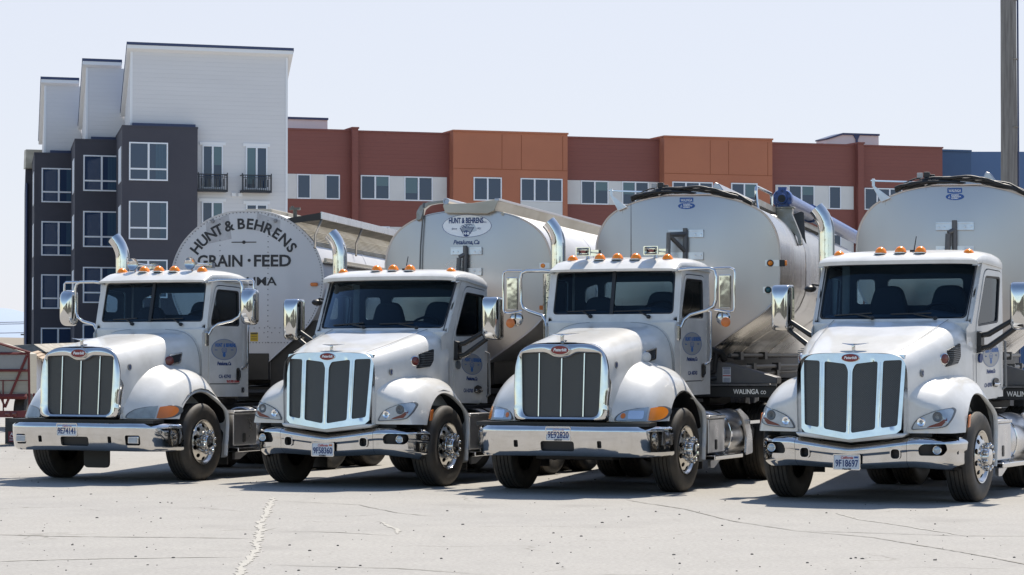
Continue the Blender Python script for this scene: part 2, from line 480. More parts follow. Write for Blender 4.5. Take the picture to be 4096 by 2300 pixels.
def ornament(root, x, y, z, w=.19):
    mb = MB()
    mb.tube([(x, y + .10, z - .005), (x, y + .02, z + .0), (x, y, z + .04), (x, y + .01, z + .085)], [.035, .032, .020, .024], 10)
    for s in (-1, 1):
        rows = []
        for i in range(7):
            t = i / 6; xx = x + s * w * t; zz = z + .085 + .022 * t ** 1.4; yy = y + .01 + .05 * t
            c = .045 * (1 - t * .7)
            rows.append([(xx, yy - c, zz), (xx, yy, zz + .016 * (1.2 - t)), (xx, yy + c * 1.4, zz), (xx, yy, zz - .010 * (1 - t))])
        mb.grid(rows, True)
    return mb.build('hood_ornament', 'chrome', root, smooth=60)

def marker(root, x, y, z):
    o = MB(); rows = []
    for i in range(9):
        t = i / 8; yy = y - .066 + .27 * t; hw = .070 * (1 - max(0, t - .35) / .65 * .82); hh = .014 + .034 * sin(pi * min(1, max(0, t - .25) * 1.5)) ** 1.5
        rows.append([(x + hw * cos(pi * j / 8), yy, z + max(.004, hh) * sin(pi * j / 8)) for j in range(9)])
    o.grid(rows); o.add([rows[0][k] for k in range(9)], [tuple(range(9))])
    o = o.build('marker_light', 'alu', root)
    l = MB(); rows = []
    for i in range(13):
        t = i / 12; yy = y - .070 + .20 * t
        k = sqrt(max(0, 1 - (1 - min(1, t / .34)) ** 2)) if t < .34 else 1 - ((t - .34) / .66) ** 1.8 * .92
        hw = .066 * max(k, .03) ** .8; hh = .072 * max(k, .05)
        rows.append([(x + hw * cos(pi * j / 12), yy, z + .012 + hh * sin(pi * j / 12)) for j in range(13)])
    l.grid(rows); l.build('lens', 'amber', o, smooth=60)
    return o

def seat(root, x, y, head=True, low=0.):
    b = MB(); prof = rpoly([(x - .25, 1.55), (x + .25, 1.55), (x + .25, 2.12), (x + .155, 2.44 - low), (x - .155, 2.44 - low), (x - .25, 2.12)], .11)
    b.prism(prof, 'xz', y, y + .14)
    o = b.build('seat', 'seat', root, bevel=.03)
    MB().box(x - .25, x + .25, y - .42, y + .05, 1.45, 1.62).build('seat_cushion', 'seat', o, bevel=.04)
    return o

def wiper(root, p0, p1, p2, p3):
    """pivot p0, arm to p1, blade from p2 to p3"""
    m = MB().tube([p0, p1], [.014, .008], 6); m.tube([p2, p3], .009, 6); m.ell(p0, .03, .03, .025, 10, 6)
    return m.build('wiper', 'black', root)

def stack(root, x, y, r=.10, shield=False, z0=1.0, top=3.42):
    p = [(x, y, z0), (x, y, 2.0), (x, y, top - .36), (x - .004, y, top - .29), (x - .02, y - .004, top - .22), (x - .05, y - .01, top - .15), (x - .088, y - .018, top - .09), (x - .13, y - .026, top - .04)]
    o = MB().tube(p, r, 28, caps=False).build('exhaust_stack', 'chrome', root, smooth=60)
    d = (Vector(p[-1]) - Vector(p[-2])).normalized(); q = Vector(p[-1])
    MB().tube([q - d * .03, q - d * .015], r * .96, 24, caps=True).build('pipe_bore', 'dark', o)
    if shield:
        MB().tube([(x - .085, y - .02, 1.3), (x - .085, y - .02, 2.70)], r + .02, 24).build('heat_shield', 'shield', o)
    else:
        MB().tube([(x, y, z0 - .05), (x, y, 2.3)], r + .035, 24).build('heat_shield', 'shield', o)
    return o

def cab(root, P):
    """shared day cab: P gives the glass corners, the side plane, the roof and the openings"""
    gx0, gz0, gy0, gx1, gz1, gy1 = P['glass']      # half width, z, y at the foot / at the head
    sx = P['side']                                   # function y -> half width of the side
    yR = P['rear']; zb = P['zb']; zr = P['zr']; vee = P.get('vee', 0)
    fy = lambda x, z: gy0 + (z - gz0) * (gy1 - gy0) / (gz1 - gz0) - vee * (1 - min(1, abs(x) / gx0)) + P.get('bow', 0) * (abs(x) / gx0) ** 2
    # windscreen frame with the opening
    fr = MB()
    ox0, oz0, ox1, oz1 = P['frame']
    outer = [(-ox0, oz0), (ox0, oz0), (ox1, oz1), (-ox1, oz1)]
    hole = rpoly([(-gx0, gz0), (gx0, gz0), (gx1, gz1), (-gx1, gz1)], .055)
    panel(fr, outer, [hole], lambda x, z: (x, fy(x, z), z), .12, rim=(0, .03, 0))
    # corner strips from the frame to the sides, cowl, lower shell, rear wall
    shell = fr
    for s in (-1, 1):
        def fs(y, z): return (s * (sx(y) - P['tumble'] * max(0, z - 2.05)), y, z)
        fl = [(fy(ox0, oz0), oz0), (fy(ox1, oz1), oz1)]
        out = [(P['yA'], zb), (yR, zb), (yR, zr), (fl[1][0] + .015, zr), (fl[0][0] + .01, oz0 + .02), (P['yA'], oz0 - .05)]
        door = rpoly(P['door'], P['door_r'])
        panel(shell, out, [door], fs, .2, rim=(-.03 * s, 0, 0))
        # filler between frame edge and side
        a = []; b = []
        for i in range(9):
            t = i / 8; z = oz0 + (oz1 - oz0) * t; xf_ = ox0 + (ox1 - ox0) * t
            a.append((s * xf_, fy(xf_, z), z)); y2 = fl[0][0] + .01 + (fl[1][0] + .005 - fl[0][0]) * t
            b.append(fs(y2, z))
        m_ = [tuple(Vector(p).lerp(Vector(q), .5) + Vector((s * .022, -.014, 0))) for p, q in zip(a, b)]
        shell.grid([a, m_, b])
    rw = rpoly([(-sx(yR), zb), (sx(yR), zb), (sx(yR) - P['tumble'] * (zr - 2.05), zr), (-sx(yR) + P['tumble'] * (zr - 2.05), zr)], .001, 1)
    panel(shell, rw, [rpoly(h, .05) for h in P['rearwin']], lambda x, z: (x, yR, z), .2, rim=(0, -.04, 0))
    body = shell.build('cab', 'cab_white', root, smooth=40)
    for h in P['rearwin']:
        MB().prism(rpoly(h, .05), 'xz', yR - .016, yR - .012).build('rear_window', 'rear_glass', body, smooth=0)
    # lining
    li = MB(); i0 = .035
    def lin(y, z, s): return (s * (sx(y) - P['tumble'] * max(0, z - 2.05) - i0), y, z)
    for s in (-1, 1):
        out = [(gy0 + .06, zb + .1), (yR - .045, zb + .1), (yR - .045, zr - .02), (gy1 + .05, zr - .02), (gy0 + .06, gz0 - .05)]
        panel(li, out, [rpoly(P['win'], .05)], lambda y, z, s=s: lin(y, z, s), .25)
    panel(li, [(-.9, zb + .1), (.9, zb + .1), (.88, zr), (-.88, zr)], [rpoly(h, .05) for h in P['rearwin']], lambda x, z: (x, yR - .045, z), .3)
    li.box(-.88, .88, gy0 + .02, yR - .05, zb + .08, zb + .12)
    li.box(-.86, .86, gy1 + .03, yR - .06, zr - .012, zr - .004)
    li.build('cab_lining', 'interior', body, smooth=0)
    da = MB(); rows = []
    for x in [-.84 + .14 * i for i in range(13)]:
        hump = .05 * math.exp(-((x - .42) / .2) ** 2)
        rows.append([(x, fy(x, gz0) + .025, gz0 - .03), (x, gy0 + .16, gz0 + .035 + hump * .6), (x, gy0 + .34, gz0 + .05 + hump), (x, gy0 + .42, gz0 - .02), (x, gy0 + .42, 1.45)])
    da.grid(rows).build('dashboard', 'interior', root, smooth=50)
    # windscreen
    g = MB()
    panel(g, rpoly([(-gx0 - .012, gz0 - .012), (gx0 + .012, gz0 - .012), (gx1 + .012, gz1 + .012), (-gx1 - .012, gz1 + .012)], .055), [], lambda x, z: (x, fy(x, z) + .012, z), .15)
    ws = g.build('windshield', 'glass', root, smooth=60)
    ga = MB(); h2 = rpoly([(-gx0 + .018, gz0 + .018), (gx0 - .018, gz0 + .018), (gx1 - .018, gz1 - .018), (-gx1 + .018, gz1 - .018)], .05)
    h1 = [(p[0] * 1.0, p[1]) for p in hole]
    ga.grid([[(x, fy(x, z) - .002, z) for x, z in h1], [(x, fy(x, z) - .010, z) for x, z in [((a[0] + b[0]) / 2, (a[1] + b[1]) / 2) for a, b in zip(h1, h2)]], [(x, fy(x, z) + .006, z) for x, z in h2]], True)
    if P.get('split'):
        for k in range(8):
            z0_ = gz0 + (gz1 - gz0) * k / 8; z1_ = gz0 + (gz1 - gz0) * (k + 1) / 8
            ga.hexa([(-.022, fy(0, z0_) - .008, z0_), (.022, fy(0, z0_) - .008, z0_), (.022, fy(0, z0_) + .03, z0_), (-.022, fy(0, z0_) + .03, z0_), (-.022, fy(0, z1_) - .008, z1_), (.022, fy(0, z1_) - .008, z1_), (.022, fy(0, z1_) + .03, z1_), (-.022, fy(0, z1_) + .03, z1_)])
    ga.build('gasket', 'black', ws, smooth=40)
    # doors
    doors = []
    for s in (-1, 1):
        d = MB(); e = [(p[0] + dx, p[1] + dz) for p, (dx, dz) in zip(P['door'], P['door_in'])]
        win = rpoly(P['win'], .05)
        fo = lambda y, z: (s * (sx(y) - P['tumble'] * max(0, z - 2.05) + .006), y, z)
        panel(d, rpoly(e, P['door_r']), [win], fo, .2, rim=(-.035 * s, 0, 0), edge=(-.03 * s, 0, 0))
        dr = d.build('door', 'cab_white', root, smooth=40)
        w = MB(); panel(w, win, [], lambda y, z: (s * (sx(y) - P['tumble'] * max(0, z - 2.05) - .014), y, z), .2)
        w.build('window', 'side_glass', dr, smooth=60)
        k = MB(); wi = rpoly([(p[0] + a * .022, p[1] + b * .022) for p, (a, b) in zip(P['win'], P['win_in'])], .045)
        k.grid([[fo(*p) for p in win], [tuple(Vector(fo(*p)) - Vector((s * .004, 0, 0))) for p in wi], [tuple(Vector(fo(*p)) - Vector((s * .03, 0, 0))) for p in wi]], True)
        k.build('window_seal', 'black', dr, smooth=30)
        doors.append(dr)
    # roof
    rows = []; rf = P['roof']
    for (y, hw, zs, zc, n_) in rf:
        row = []
        for i in range(25):
            u = -cos(pi * i / 24); x = hw * u
            z = zs + (zc - zs) * max(0, 1 - abs(u) ** n_) ** (1 / n_)
            yy = y + P['lipv'] * abs(u) * max(0, 1 - (y - rf[0][0]) / .5)
            row.append((x, yy, z))
        rows.append(row)
    ro = MB().grid(rows)
    # lip underside back to the glass
    first = rows[0]; ro.grid([[(x * .99, y + .16, z - .02) for x, y, z in first], [(x, y + .012, z - P['lipd']) for x, y, z in first], first])
    last = rows[-1]; ro.grid([last, [(x, y, P['zr'] - .02) for x, y, z in last]])
    for s in (0, -1):
        ro.grid([[r[s] for r in rows], [(r[s][0] * .995, r[s][1], r[s][2] - .03) for r in rows], [(r[s][0] * .93, r[s][1], r[s][2] - .03) for r in rows]])
    ro.build('roof', 'cab_white', root, smooth=50)
    for m in P['markers']: marker(root, *m)
    # wheel and seats
    sw = MB().tube([(.44 + .2 * cos(2 * pi * i / 24), gy0 + .50 + .10 * sin(2 * pi * i / 24), gz0 + .05 + .12 * sin(2 * pi * i / 24)) for i in range(24)], .016, 8, closed=True)
    sw.tube([(.44, gy0 + .50, gz0 + .05), (.44, gy0 + .3, gz0 - .1)], .03, 8); sw.tube([(.25, gy0 + .5, gz0 + .05), (.63, gy0 + .5, gz0 + .05)], .016, 6)
    sw.build('steering_wheel', 'black', root)
    for xx, lw in P['seats']: seat(root, xx, yR - .36, low=lw)
    return body, doors

def chassis(root, rear_axles, tank):
    global TILT
    keep = TILT; TILT = None
    f = MB()
    for s in (-1, 1): f.box(s * .42 - .045, s * .42 + .045, .35, rear_axles[-1] + .7, .70, .98)
    for y in (.5, 1.9, 3.2, 4.3, rear_axles[-1] + .6): f.box(-.42, .42, y, y + .12, .72, .95)
    f.box(-.5, .5, 2.9, 3.3, .98, 1.06)
    fr = f.build('chassis_frame', 'dark', root, smooth=0, bevel=.01)
    a = MB().box(-1.0, 1.0, AX - .06, AX + .06, .40, .54).box(-.32, .32, .45, 1.6, .56, .9).box(-.5, .5, .55, .85, .40, .62).box(-.55, .55, 1.5, 2.6, .52, 1.05)
    a.tube([(-1, AX - .2, .5), (1, AX - .2, .5)], .03, 8)
    a.build('front_axle', 'dark', root, smooth=30, bevel=.015)
    for y in rear_axles:
        b = MB().tube([(-1, y, .51), (1, y, .51)], .09, 12).ell((0, y, .52), .25, .28, .26)
        b.build('rear_axle', 'dark', root)
        for s in (-1, 1):
            wheel(root, s * 1.20, y, s, rear=True); wheel(root, s * .86, y, s, rear=True)
    # inner wheel wells
    for s in (-1, 1):
        w = MB(); w.box(s * .52 - .02, s * .52 + .02, .55, 1.95, .62, 1.2)
        w.grid([[(s * xx, ARCH[0] + .665 * cos(R(t)), ARCH[1] + .665 * sin(R(t))) for xx in (.54, 1.16)] for t in range(0, 181, 15)])
        w.build('wheel_well', 'black', root, smooth=40)
    # left side: tool box, fuel tank, steps
    y0, y1 = tank
    for s in (-1, 1):
        tb = MB().box(*sorted((s * .60, s * 1.13)), y0, y0 + .62, .43, .86).build('tool_box', 'alu', root, smooth=0, bevel=.012)
        MB().box(*sorted((s * .59, s * 1.145)), y0 - .01, y0 + .63, .862, .905).build('lid', 'alu', tb, smooth=0, bevel=.01)
        MB().prism(rrect(y0 + .24, y0 + .31, .47, .60, .02), 'yz', s * 1.131, s * 1.137).build('latch', 'black', tb, smooth=0)
        tk = MB(); c = (s * .82, 0, .64)
        tk.lathe([(0, y0 + .64), (.25, y0 + .645), (.30, y0 + .67), (.31, y0 + .70), (.31, y1 - .06), (.30, y1 - .03), (.25, y1), (0, y1)], c, 'y', 40)
        tk = tk.build('fuel_tank', 'alu', root, smooth=50)
        for yy in (y0 + .86, y1 - .25):
            MB().lathe([(.312, yy), (.32, yy + .002), (.32, yy + .05), (.312, yy + .052)], c, 'y', 40).build('strap', 'chrome_bar', tk)
        # step bracket with treads
        br = MB(); poly = rpoly([(y0 + 1.02, .96), (y0 + 1.14, .98), (y0 + 1.5, .86), (y0 + 1.66, .60), (y0 + 1.68, .38), (y0 + 1.38, .36), (y0 + 1.42, .62), (y0 + 1.28, .82)], .04)
        br.prism(poly, 'yz', s * 1.135, s * 1.165)
        br = br.build('step_bracket', 'frame_grey' if False else 'alu', root, smooth=0, bevel=.006)
        MB().box(*sorted((s * .86, s * 1.21)), y0 + 1.42, y0 + 1.85, .76, .82).build('step', 'chrome_bar', br, smooth=0, bevel=.01)
        st = MB().box(*sorted((s * .72, s * 1.22)), y0 - .02, y0 + 1.10, .345, .405).build('step', 'chrome_bar', root, smooth=0, bevel=.012)
        hg = MB().prism([(y0 - .02, .34), (y0 + .35, .34), (y0 + .12, .25), (y0 - .02, .25)], 'yz', s * 1.12, s * 1.16)
        hg.build('hanger', 'alu', st, smooth=0)
    fw = MB().lathe([(.05, .0), (.50, .0), (.52, -.04), (.5, -.08)], (0, rear_axles[0] - .1, 1.16), 'z', 32).box(-.45, .45, rear_axles[0] - .4, rear_axles[0] + .5, 1.0, 1.09)
    fw.build('fifth_wheel', 'dark', root)
    cp = MB()
    cp.box(-.72, .72, 2.95, 3.25, 1.06, 1.10)
    for k in range(3): cp.tube([(-.2 + .2 * k, 2.84, 1.6), (-.2 + .2 * k, 3.2, 1.25), (-.1 + .2 * k, 3.8, 1.35), (-.1 + .15 * k, 4.0, 1.5)], .022, 8)
    cp.build('air_lines', 'hose', root)
    TILT = keep
    return fr

def on_door(sx, y, z):
    """frame lying on the driver's door: x out of the door, y along it, z up"""
    k = (sx(y + .1) - sx(y - .1)) / .2
    return Matrix.Translation((sx(y), y, z)) @ Matrix.Rotation(-math.atan(k), 4, 'Z')
def oval_decal(door, sx, y, z, hw, hh, off):
    """oval company sign on the door: name, basket and round monogram"""
    F_ = on_door(sx, y, z)
    d = MB().prism(ellipse(0, 0, hw, hh, 36), 'yz', off, off + .002).xf(F_).build('door_sign', 'decal', door, smooth=0)
    lt = MB(); o2 = off + .0032; L = lambda a, b: Matrix.Translation((o2, hw * a, hh * b)) @ LEFTSIDE
    lt.grid([[(o2, a, b) for a, b in ellipse(0, 0, hw * .985, hh * .985, 36)], [(o2, a, b) for a, b in ellipse(0, 0, hw * .95, hh * .955, 36)]], True)
    for k, (wd, wx, cx) in enumerate((('HUNT', .56, -.42), ('&', .13, .0), ('BEHRENS', .76, .50))):
        lt.text(wd, hh * .46, L(cx, .26), width=hw * wx, bold=.003, ext=.0006)
    bk = [(-.22, .02), (-.14, .13), (0, .18), (.14, .13), (.22, .02), (.15, -.30), (-.15, -.30)]
    lt.grid([[(o2, hw * a, hh * b) for a, b in bk], [(o2, hw * a * .86, hh * (b * .82 - .01)) for a, b in bk]], True)
    for q in range(3): lt.box(o2 - .0005, o2 + .0005, -hw * .15, hw * .15, hh * (-.24 + .10 * q), hh * (-.21 + .10 * q))
    lt.prism(ellipse(0, -hh * .50, hw * .105, hh * .22, 20), 'yz', off, o2 + .0004)
    lt.text('1921', hh * .20, L(.62, -.10), ext=.0006); lt.text('Since', hh * .20, L(-.62, -.10), ext=.0006)
    lt.xf(F_).build('sign_lettering', 'logo_blue', door, smooth=0)
def door_text(mb, sx, y, z, off, word, size, width, shear=0., bold=.002):
    mb.text(word, size, on_door(sx, y, z) @ Matrix.Translation((off, 0, 0)) @ LEFTSIDE, width=width, shear=shear, bold=bold, ext=.0006)
# ------------------------------------------------------------------ tractor with split windscreen and flat bumper
def sup(w, zb, zt, n, k=33, nz=None):
    """upper half outline of a superellipse, left to right"""
    out = []; nz = nz or n
    for i in range(k):
        t = pi * (1 - i / (k - 1)); c, s = cos(t), sin(t)
        out.append((w * (1 if c >= 0 else -1) * abs(c) ** (2 / n), zb + (zt - zb) * max(0, s) ** (2 / nz)))
    return out
def hood(root, tab, y0, y1, n, zb=.86, steps=26, rim=None):
    rows = []
    for i in range(steps + 1):
        y = y0 + (y1 - y0) * i / steps
        w, zt = lerp_tab(tab, y)[:2]
        row = sup(w, zb + .35, zt, n)
        row = [(row[0][0] * .985, zb)] + row + [(row[-1][0] * .985, zb)]
        rows.append([(x, y, z) for x, z in row])
    mb = MB().grid(rows)
    last = rows[-1]
    mb.grid([last, [(x * .97, y + .02, z - .03) for x, y, z in last]])
    return mb.build('hood', 'white', root, smooth=60)
def hood_side_x(tab, y, z, n, zb=.86):
    w, zt = lerp_tab(tab, y)[:2]
    if z <= zb + .35: return w
    q = min(1, (z - zb - .35) / (zt - zb - .35))
    return w * max(0, 1 - q ** n) ** (1 / n)

def hood_button(root, y, z, x, col='belt'):
    b = MB().lathe([(.045, 0), (.045, .008), (.036, .012), (.03, .008), (0, .008)], (x, y, z), 'x', 20, 1)
    o = b.build('hood_latch', 'belt', root)
    MB().box(x + .008, x + .014, y - .008, y + .008, z - .024, z + .024).build('emblem', 'navy', o, smooth=0)

def headlight(root, s, poly, kind):
    fm = lambda off: (lambda x, z: (s * x, fender_front_y(x, z, off), z))
    pol = rpoly(poly, .035)
    c = (sum(p[0] for p in pol) / len(pol), sum(p[1] for p in pol) / len(pol))
    sc = lambda k: [(c[0] + (x - c[0]) * k, c[1] + (z - c[1]) * k) for x, z in pol]
    h = MB(); big = sc(1.06); f = fm(.004)
    h.grid([[f(*p) for p in big], [fm(.018)(*p) for p in sc(1.03)], [fm(.012)(*p) for p in sc(.97)]], True)
    o = h.build('headlight', 'lamp_rim', root, smooth=50)
    inner = sc(.975); xs = .0
    if kind == 'a' or kind == 'a_fog':
        xs = poly[4][0] - .10
        L = [(min(x, xs - .012), z) for x, z in inner]; Rr = [(max(x, xs + .004), z) for x, z in inner]
        p = MB(); panel(p, resample(L, .03), [], fm(.014), .035); p.build('lens', 'lens_fog' if kind == 'a_fog' else 'lens', o, smooth=60)
        p = MB(); panel(p, resample(Rr, .03), [], fm(.014), .035); p.build('turn_signal', 'amber_dark' if kind == 'a_fog' else 'amber', o, smooth=60)
        if kind == 'a':
            xm = (poly[0][0] + xs) / 2 + .045
            p = MB(); panel(p, rrect(xm - .085, xm + .085, .888, .985, .02), [], fm(.017), .03); p.build('lamp', 'reflector', o)
            p = MB(); panel(p, ellipse(poly[0][0] + .085, .925, .028, .032), [], fm(.017), .03); p.build('side_lamp', 'amber_dark', o)
    else:
        p = MB(); panel(p, resample(inner, .03), [], fm(.012), .035); p.build('lens', 'lens', o, smooth=60)
        low = [(.86, .862), (1.03, .88), (1.09, .945), (1.085, .975), (1.0, .92), (.90, .885)]
        p = MB(); panel(p, low, [], fm(.015), .03); p.build('turn_signal', 'red_lens', o)
        for (a, b, r, mt) in ((.80, .925, .050, 'reflector'), (.985, .985, .056, 'lamp_rim')):
            q = MB(); e = ellipse(a, b, r, r * 1.05)
            q.grid([[fm(.014)(*p_) for p_ in e], [fm(.022)(*p_) for p_ in ellipse(a, b, r * .85, r * .9)], [fm(.012)(*p_) for p_ in ellipse(a, b, r * .45, r * .5)]], True)
            panel(q, ellipse(a, b, r * .45, r * .5), [], fm(.012))
            q.build('lamp', mt, o)
    return o

TABA = [(.14, .615, 1.795), (.34, .635, 1.83), (.8, .655, 1.905), (1.23, .685, 1.965), (1.5, .755, 2.005), (1.75, .83, 2.045), (1.95, .888, 2.08)]
def truck_a(o):
    global TILT
    root = thing('semi_truck', o['label'], 'semi truck', o['loc'], -R(o['yaw']), 'white feed trucks parked in a row')
    TILT = o['tilt']; FEN.update(az=1.0, ymin=.20, px=3.0, py=2.25, pz=2.05, rx=.57)
    chassis(root, o['axles'], (o['tank'], o['tank'] + 1.9))
    for s in (-1, 1): wheel(root, s * 1.195, AX, s); fender(s, root)
    hood(root, TABA, .15, 1.93, 4.2)
    for s in (-1, 1):
        w_, zt_ = lerp_tab(TABA, 1.76); L = [(x, 1.76, z) for x, z in sup(w_ + .001, 1.21, zt_ + .001, 4.2)]
        L = L[17:] if s > 0 else L[:16][::-1]
        MB().tube(L, .003, 5).build('hood_seam', 'belt', root)
    # fender apron between grille and dome, cowl
    ap = MB()
    ap.prism([(x * .985, z - .012) for x, z in sup(.617, 1.21, 1.795, 4.2)] + [(.60, .88), (-.60, .88)], 'xz', .25, .27); ap.build('bulkhead', 'white', root, smooth=0); ap = MB()
    ap.box(-.875, .875, 1.80, 1.89, 1.13, 2.07)
    ap.build('cowl', 'white', root, smooth=30, bevel=.03)
    # grille surround
    top = sup(.622, .90, 1.80, 5.2, 41)
    outer = [(x, z) for x, z in top if z > 1.0] ; outer = outer + rpoly([(.622, 1.0), (.602, .858), (-.602, .858), (-.622, 1.0)], [.01, .05, .05, .01], 6)
    it = []
    for i in range(33):
        x = .508 - 1.016 * i / 32; z = 1.672 - .062 * math.exp(-(x / .15) ** 4) - .008 * (x / .5) ** 2
        it.append((x, z))
    inner = rpoly([it[0], *it[1:-1], it[-1], (-.482, .915), (.482, .915)], [.05] + [0] * 31 + [.05, .09, .09], 5)
    C0 = (0, 1.28)
    def polar(poly, a):
        d = (cos(a), sin(a)); best = 0
        for i in range(len(poly)):
            p, q = poly[i - 1], poly[i]; ex, ez = q[0] - p[0], q[1] - p[1]; den = d[0] * ez - d[1] * ex
            if abs(den) < 1e-9: continue
            t = ((p[0] - C0[0]) * ez - (p[1] - C0[1]) * ex) / den; u = ((p[0] - C0[0]) * d[1] - (p[1] - C0[1]) * d[0]) / den
            if t > 0 and -1e-6 <= u <= 1 + 1e-6: best = max(best, t)
        return (C0[0] + d[0] * best, C0[1] + d[1] * best)
    N = 160; ang = [2 * pi * i / N for i in range(N)]
    po = [polar(outer, a) for a in ang]; pi_ = [polar(inner, a) for a in ang]
    g = MB(); rings = []
    slope = lambda z: (z - .9) * .055                              # the face leans back
    for t, y in ((0, .235), (-.012, .19), (.02, .125), (.16, .085), (.45, .072), (.8, .080), (.95, .095), (1., .115), (1.0, .15)):
        rings.append([(a[0] + (b[0] - a[0]) * t, y + slope(a[1] + (b[1] - a[1]) * t) - .0, a[1] + (b[1] - a[1]) * t) for a, b in zip(po, pi_)])
    g.grid(rings, True)
    gr = g.build('grille_surround', 'chrome', root, smooth=50)
    m = MB(); panel(m, pi_, [], lambda x, z: (x, .135 + slope(z), z)); m = m.build('grille', 'wire', root, smooth=0)
    for x in (-.292, 0, .292):
        zt = 1.665 if x else 1.60
        MB().tube([(x, .122 + slope(zt), zt + .01), (x * .985, .122, .912)], .0095, 8).build('grille_bar', 'chrome_bar', m)
    badge(root, 0, .058 + slope(1.71), 1.708, .112, .05)
    w = MB()
    w.prism(rpoly([(-.155, 1.71), (-.09, 1.772), (.09, 1.772), (.155, 1.71), (.10, 1.645), (-.10, 1.645)], .04), 'xz', .066 + slope(1.71), .11 + slope(1.71))
    w.build('badge_mount', 'chrome', root, bevel=.008)
    ornament(root, 0, .165, 1.80)
    for s in (-1, 1): headlight(root, s, [(.665, .868), (.685, .93), (.76, .985), (.89, 1.012), (1.12, 1.032), (1.158, 1.0), (1.170, .945), (1.15, .885), (1.09, .862)], o['light'])
    # bumper
    plan = [(0, 0), (.3, .001), (.6, .005), (.80, .018), (.92, .055), (1.02, .115), (1.10, .20), (1.16, .31), (1.205, .44), (1.225, .57), (1.235, .69)]
    arc = [0.]
    for a, b in zip(plan, plan[1:]): arc.append(arc[-1] + sqrt((a[0] - b[0]) ** 2 + (a[1] - b[1]) ** 2))
    def bp(u, z):
        s = 1 if u >= 0 else -1; au = abs(u)
        x, y = lerp_tab([(q, *p) for q, p in zip(arc, plan)], au)
        e = max(0, (z - .775) / .03); e2 = max(0, (.475 - z) / .03)
        dy = .05 * min(1, e) ** 2 + .04 * min(1, e2) ** 2 + .012 * ((z - .62) / .17) ** 2
        k = min(1, au / arc[-1]); zz = z - .012 * k
        nx, ny = (0, 1) if au < .6 else (-(min(1, (au - .6) / .7)), 1 - .75 * min(1, (au - .6) / .7))
        return (s * (x + nx * dy), y + ny * dy + .16 * (.62 - z), zz)
    U = arc[-1]
    holes = [rrect(-.215, .215, .505, .625, .03), rrect(-.565, -.510, .55, .635, .014), rrect(.510, .565, .55, .635, .014)]
    fogs = [(-.97, -.77), (.77, .97)]
    if o.get('fog'): holes += [rrect(a, b, .525, .655, .025) for a, b in fogs]
    b = MB(); panel(b, rpoly([(-U, .445), (U, .445), (U, .806), (-U, .806)], .03), holes, bp, .035, rim=(0, .045, 0))
    bu = b.build('bumper', 'chrome', root, smooth=60, tilt=True)
    k = MB(); panel(k, [(-U * .97, .47), (U * .97, .47), (U * .97, .79), (-U * .97, .79)], [], lambda u, z: tuple(Vector(bp(u, z)) * 1.0 + Vector((-.05 * max(-1, min(1, u / 1.1)) , .055, 0))), .2)
    k.box(-1.12, 1.12, .14, .40, .80, .845); k.box(-.9, .9, .12, .3, .44, .8)
    k.build('bumper_backing', 'black', root, smooth=30)
    for x in (-.3, .3): MB().lathe([(.0, -.012), (.012, -.01), (.016, 0)], (x, .0, .755), 'y', 10).build('bolt', 'chrome_bar', bu)
    if o.get('fog'):
        for a, c in fogs:
            f = MB().prism(rrect(a + .03, c - .01, .54, .635, .012), 'xz', .03, .06).build('fog_light', 'chrome_bar', root, bevel=.008)
            MB().prism(rrect(a + .045, c - .022, .553, .622, .01), 'xz', .026, .031).build('lens', 'lens', f, smooth=0)
    plate(root, (o['plate_x'], -.004, .712), o['number'], o['sticker'], o.get('plate_bottom'), .31, .158)
    # side vents with round signals
    for s in (-1, 1):
        hx = lambda y, z: s * (hood_side_x(TABA, y, z, 4.2) + .008)
        v = MB(); po_ = rpoly([(1.21, 1.69), (1.47, 1.735), (1.41, 1.585), (1.19, 1.555)], .02); pn = rpoly([(1.25, 1.678), (1.445, 1.715), (1.395, 1.60), (1.24, 1.58)], .015)
        v.grid([[(hx(y, z) - s * .01, y, z) for y, z in po_], [(hx(y, z) + s * .012, y, z) for y, z in po_], [(hx(y, z) + s * .012, y, z) for y, z in pn], [(hx(y, z) - s * .006, y, z) for y, z in pn]], True)
        v = v.build('side_vent', 'chrome_bar', root)
        p = MB(); panel(p, pn, [], lambda y, z: (hx(y, z) - s * .003, y, z), .06); p.build('vent_screen', 'black', v)
        c = (hx(1.20, 1.615) + s * .014, 1.20, 1.615)
        MB().lathe([(.062, -.02), (.062, .012), (.052, .02), (.050, .014), (.03, .022), (0, .024)], (0, 0, 0), 'x', 22, s).xf(Matrix.Translation(c) @ Matrix.Rotation(-s * R(42), 4, 'Z')).build('turn_signal', o['signal'], v)
    hood_button(root, .34, 1.53, hood_side_x(TABA, .34, 1.53, 4.2))
    # cab
    sx = lambda y: .885 + (y - 1.9) * .085
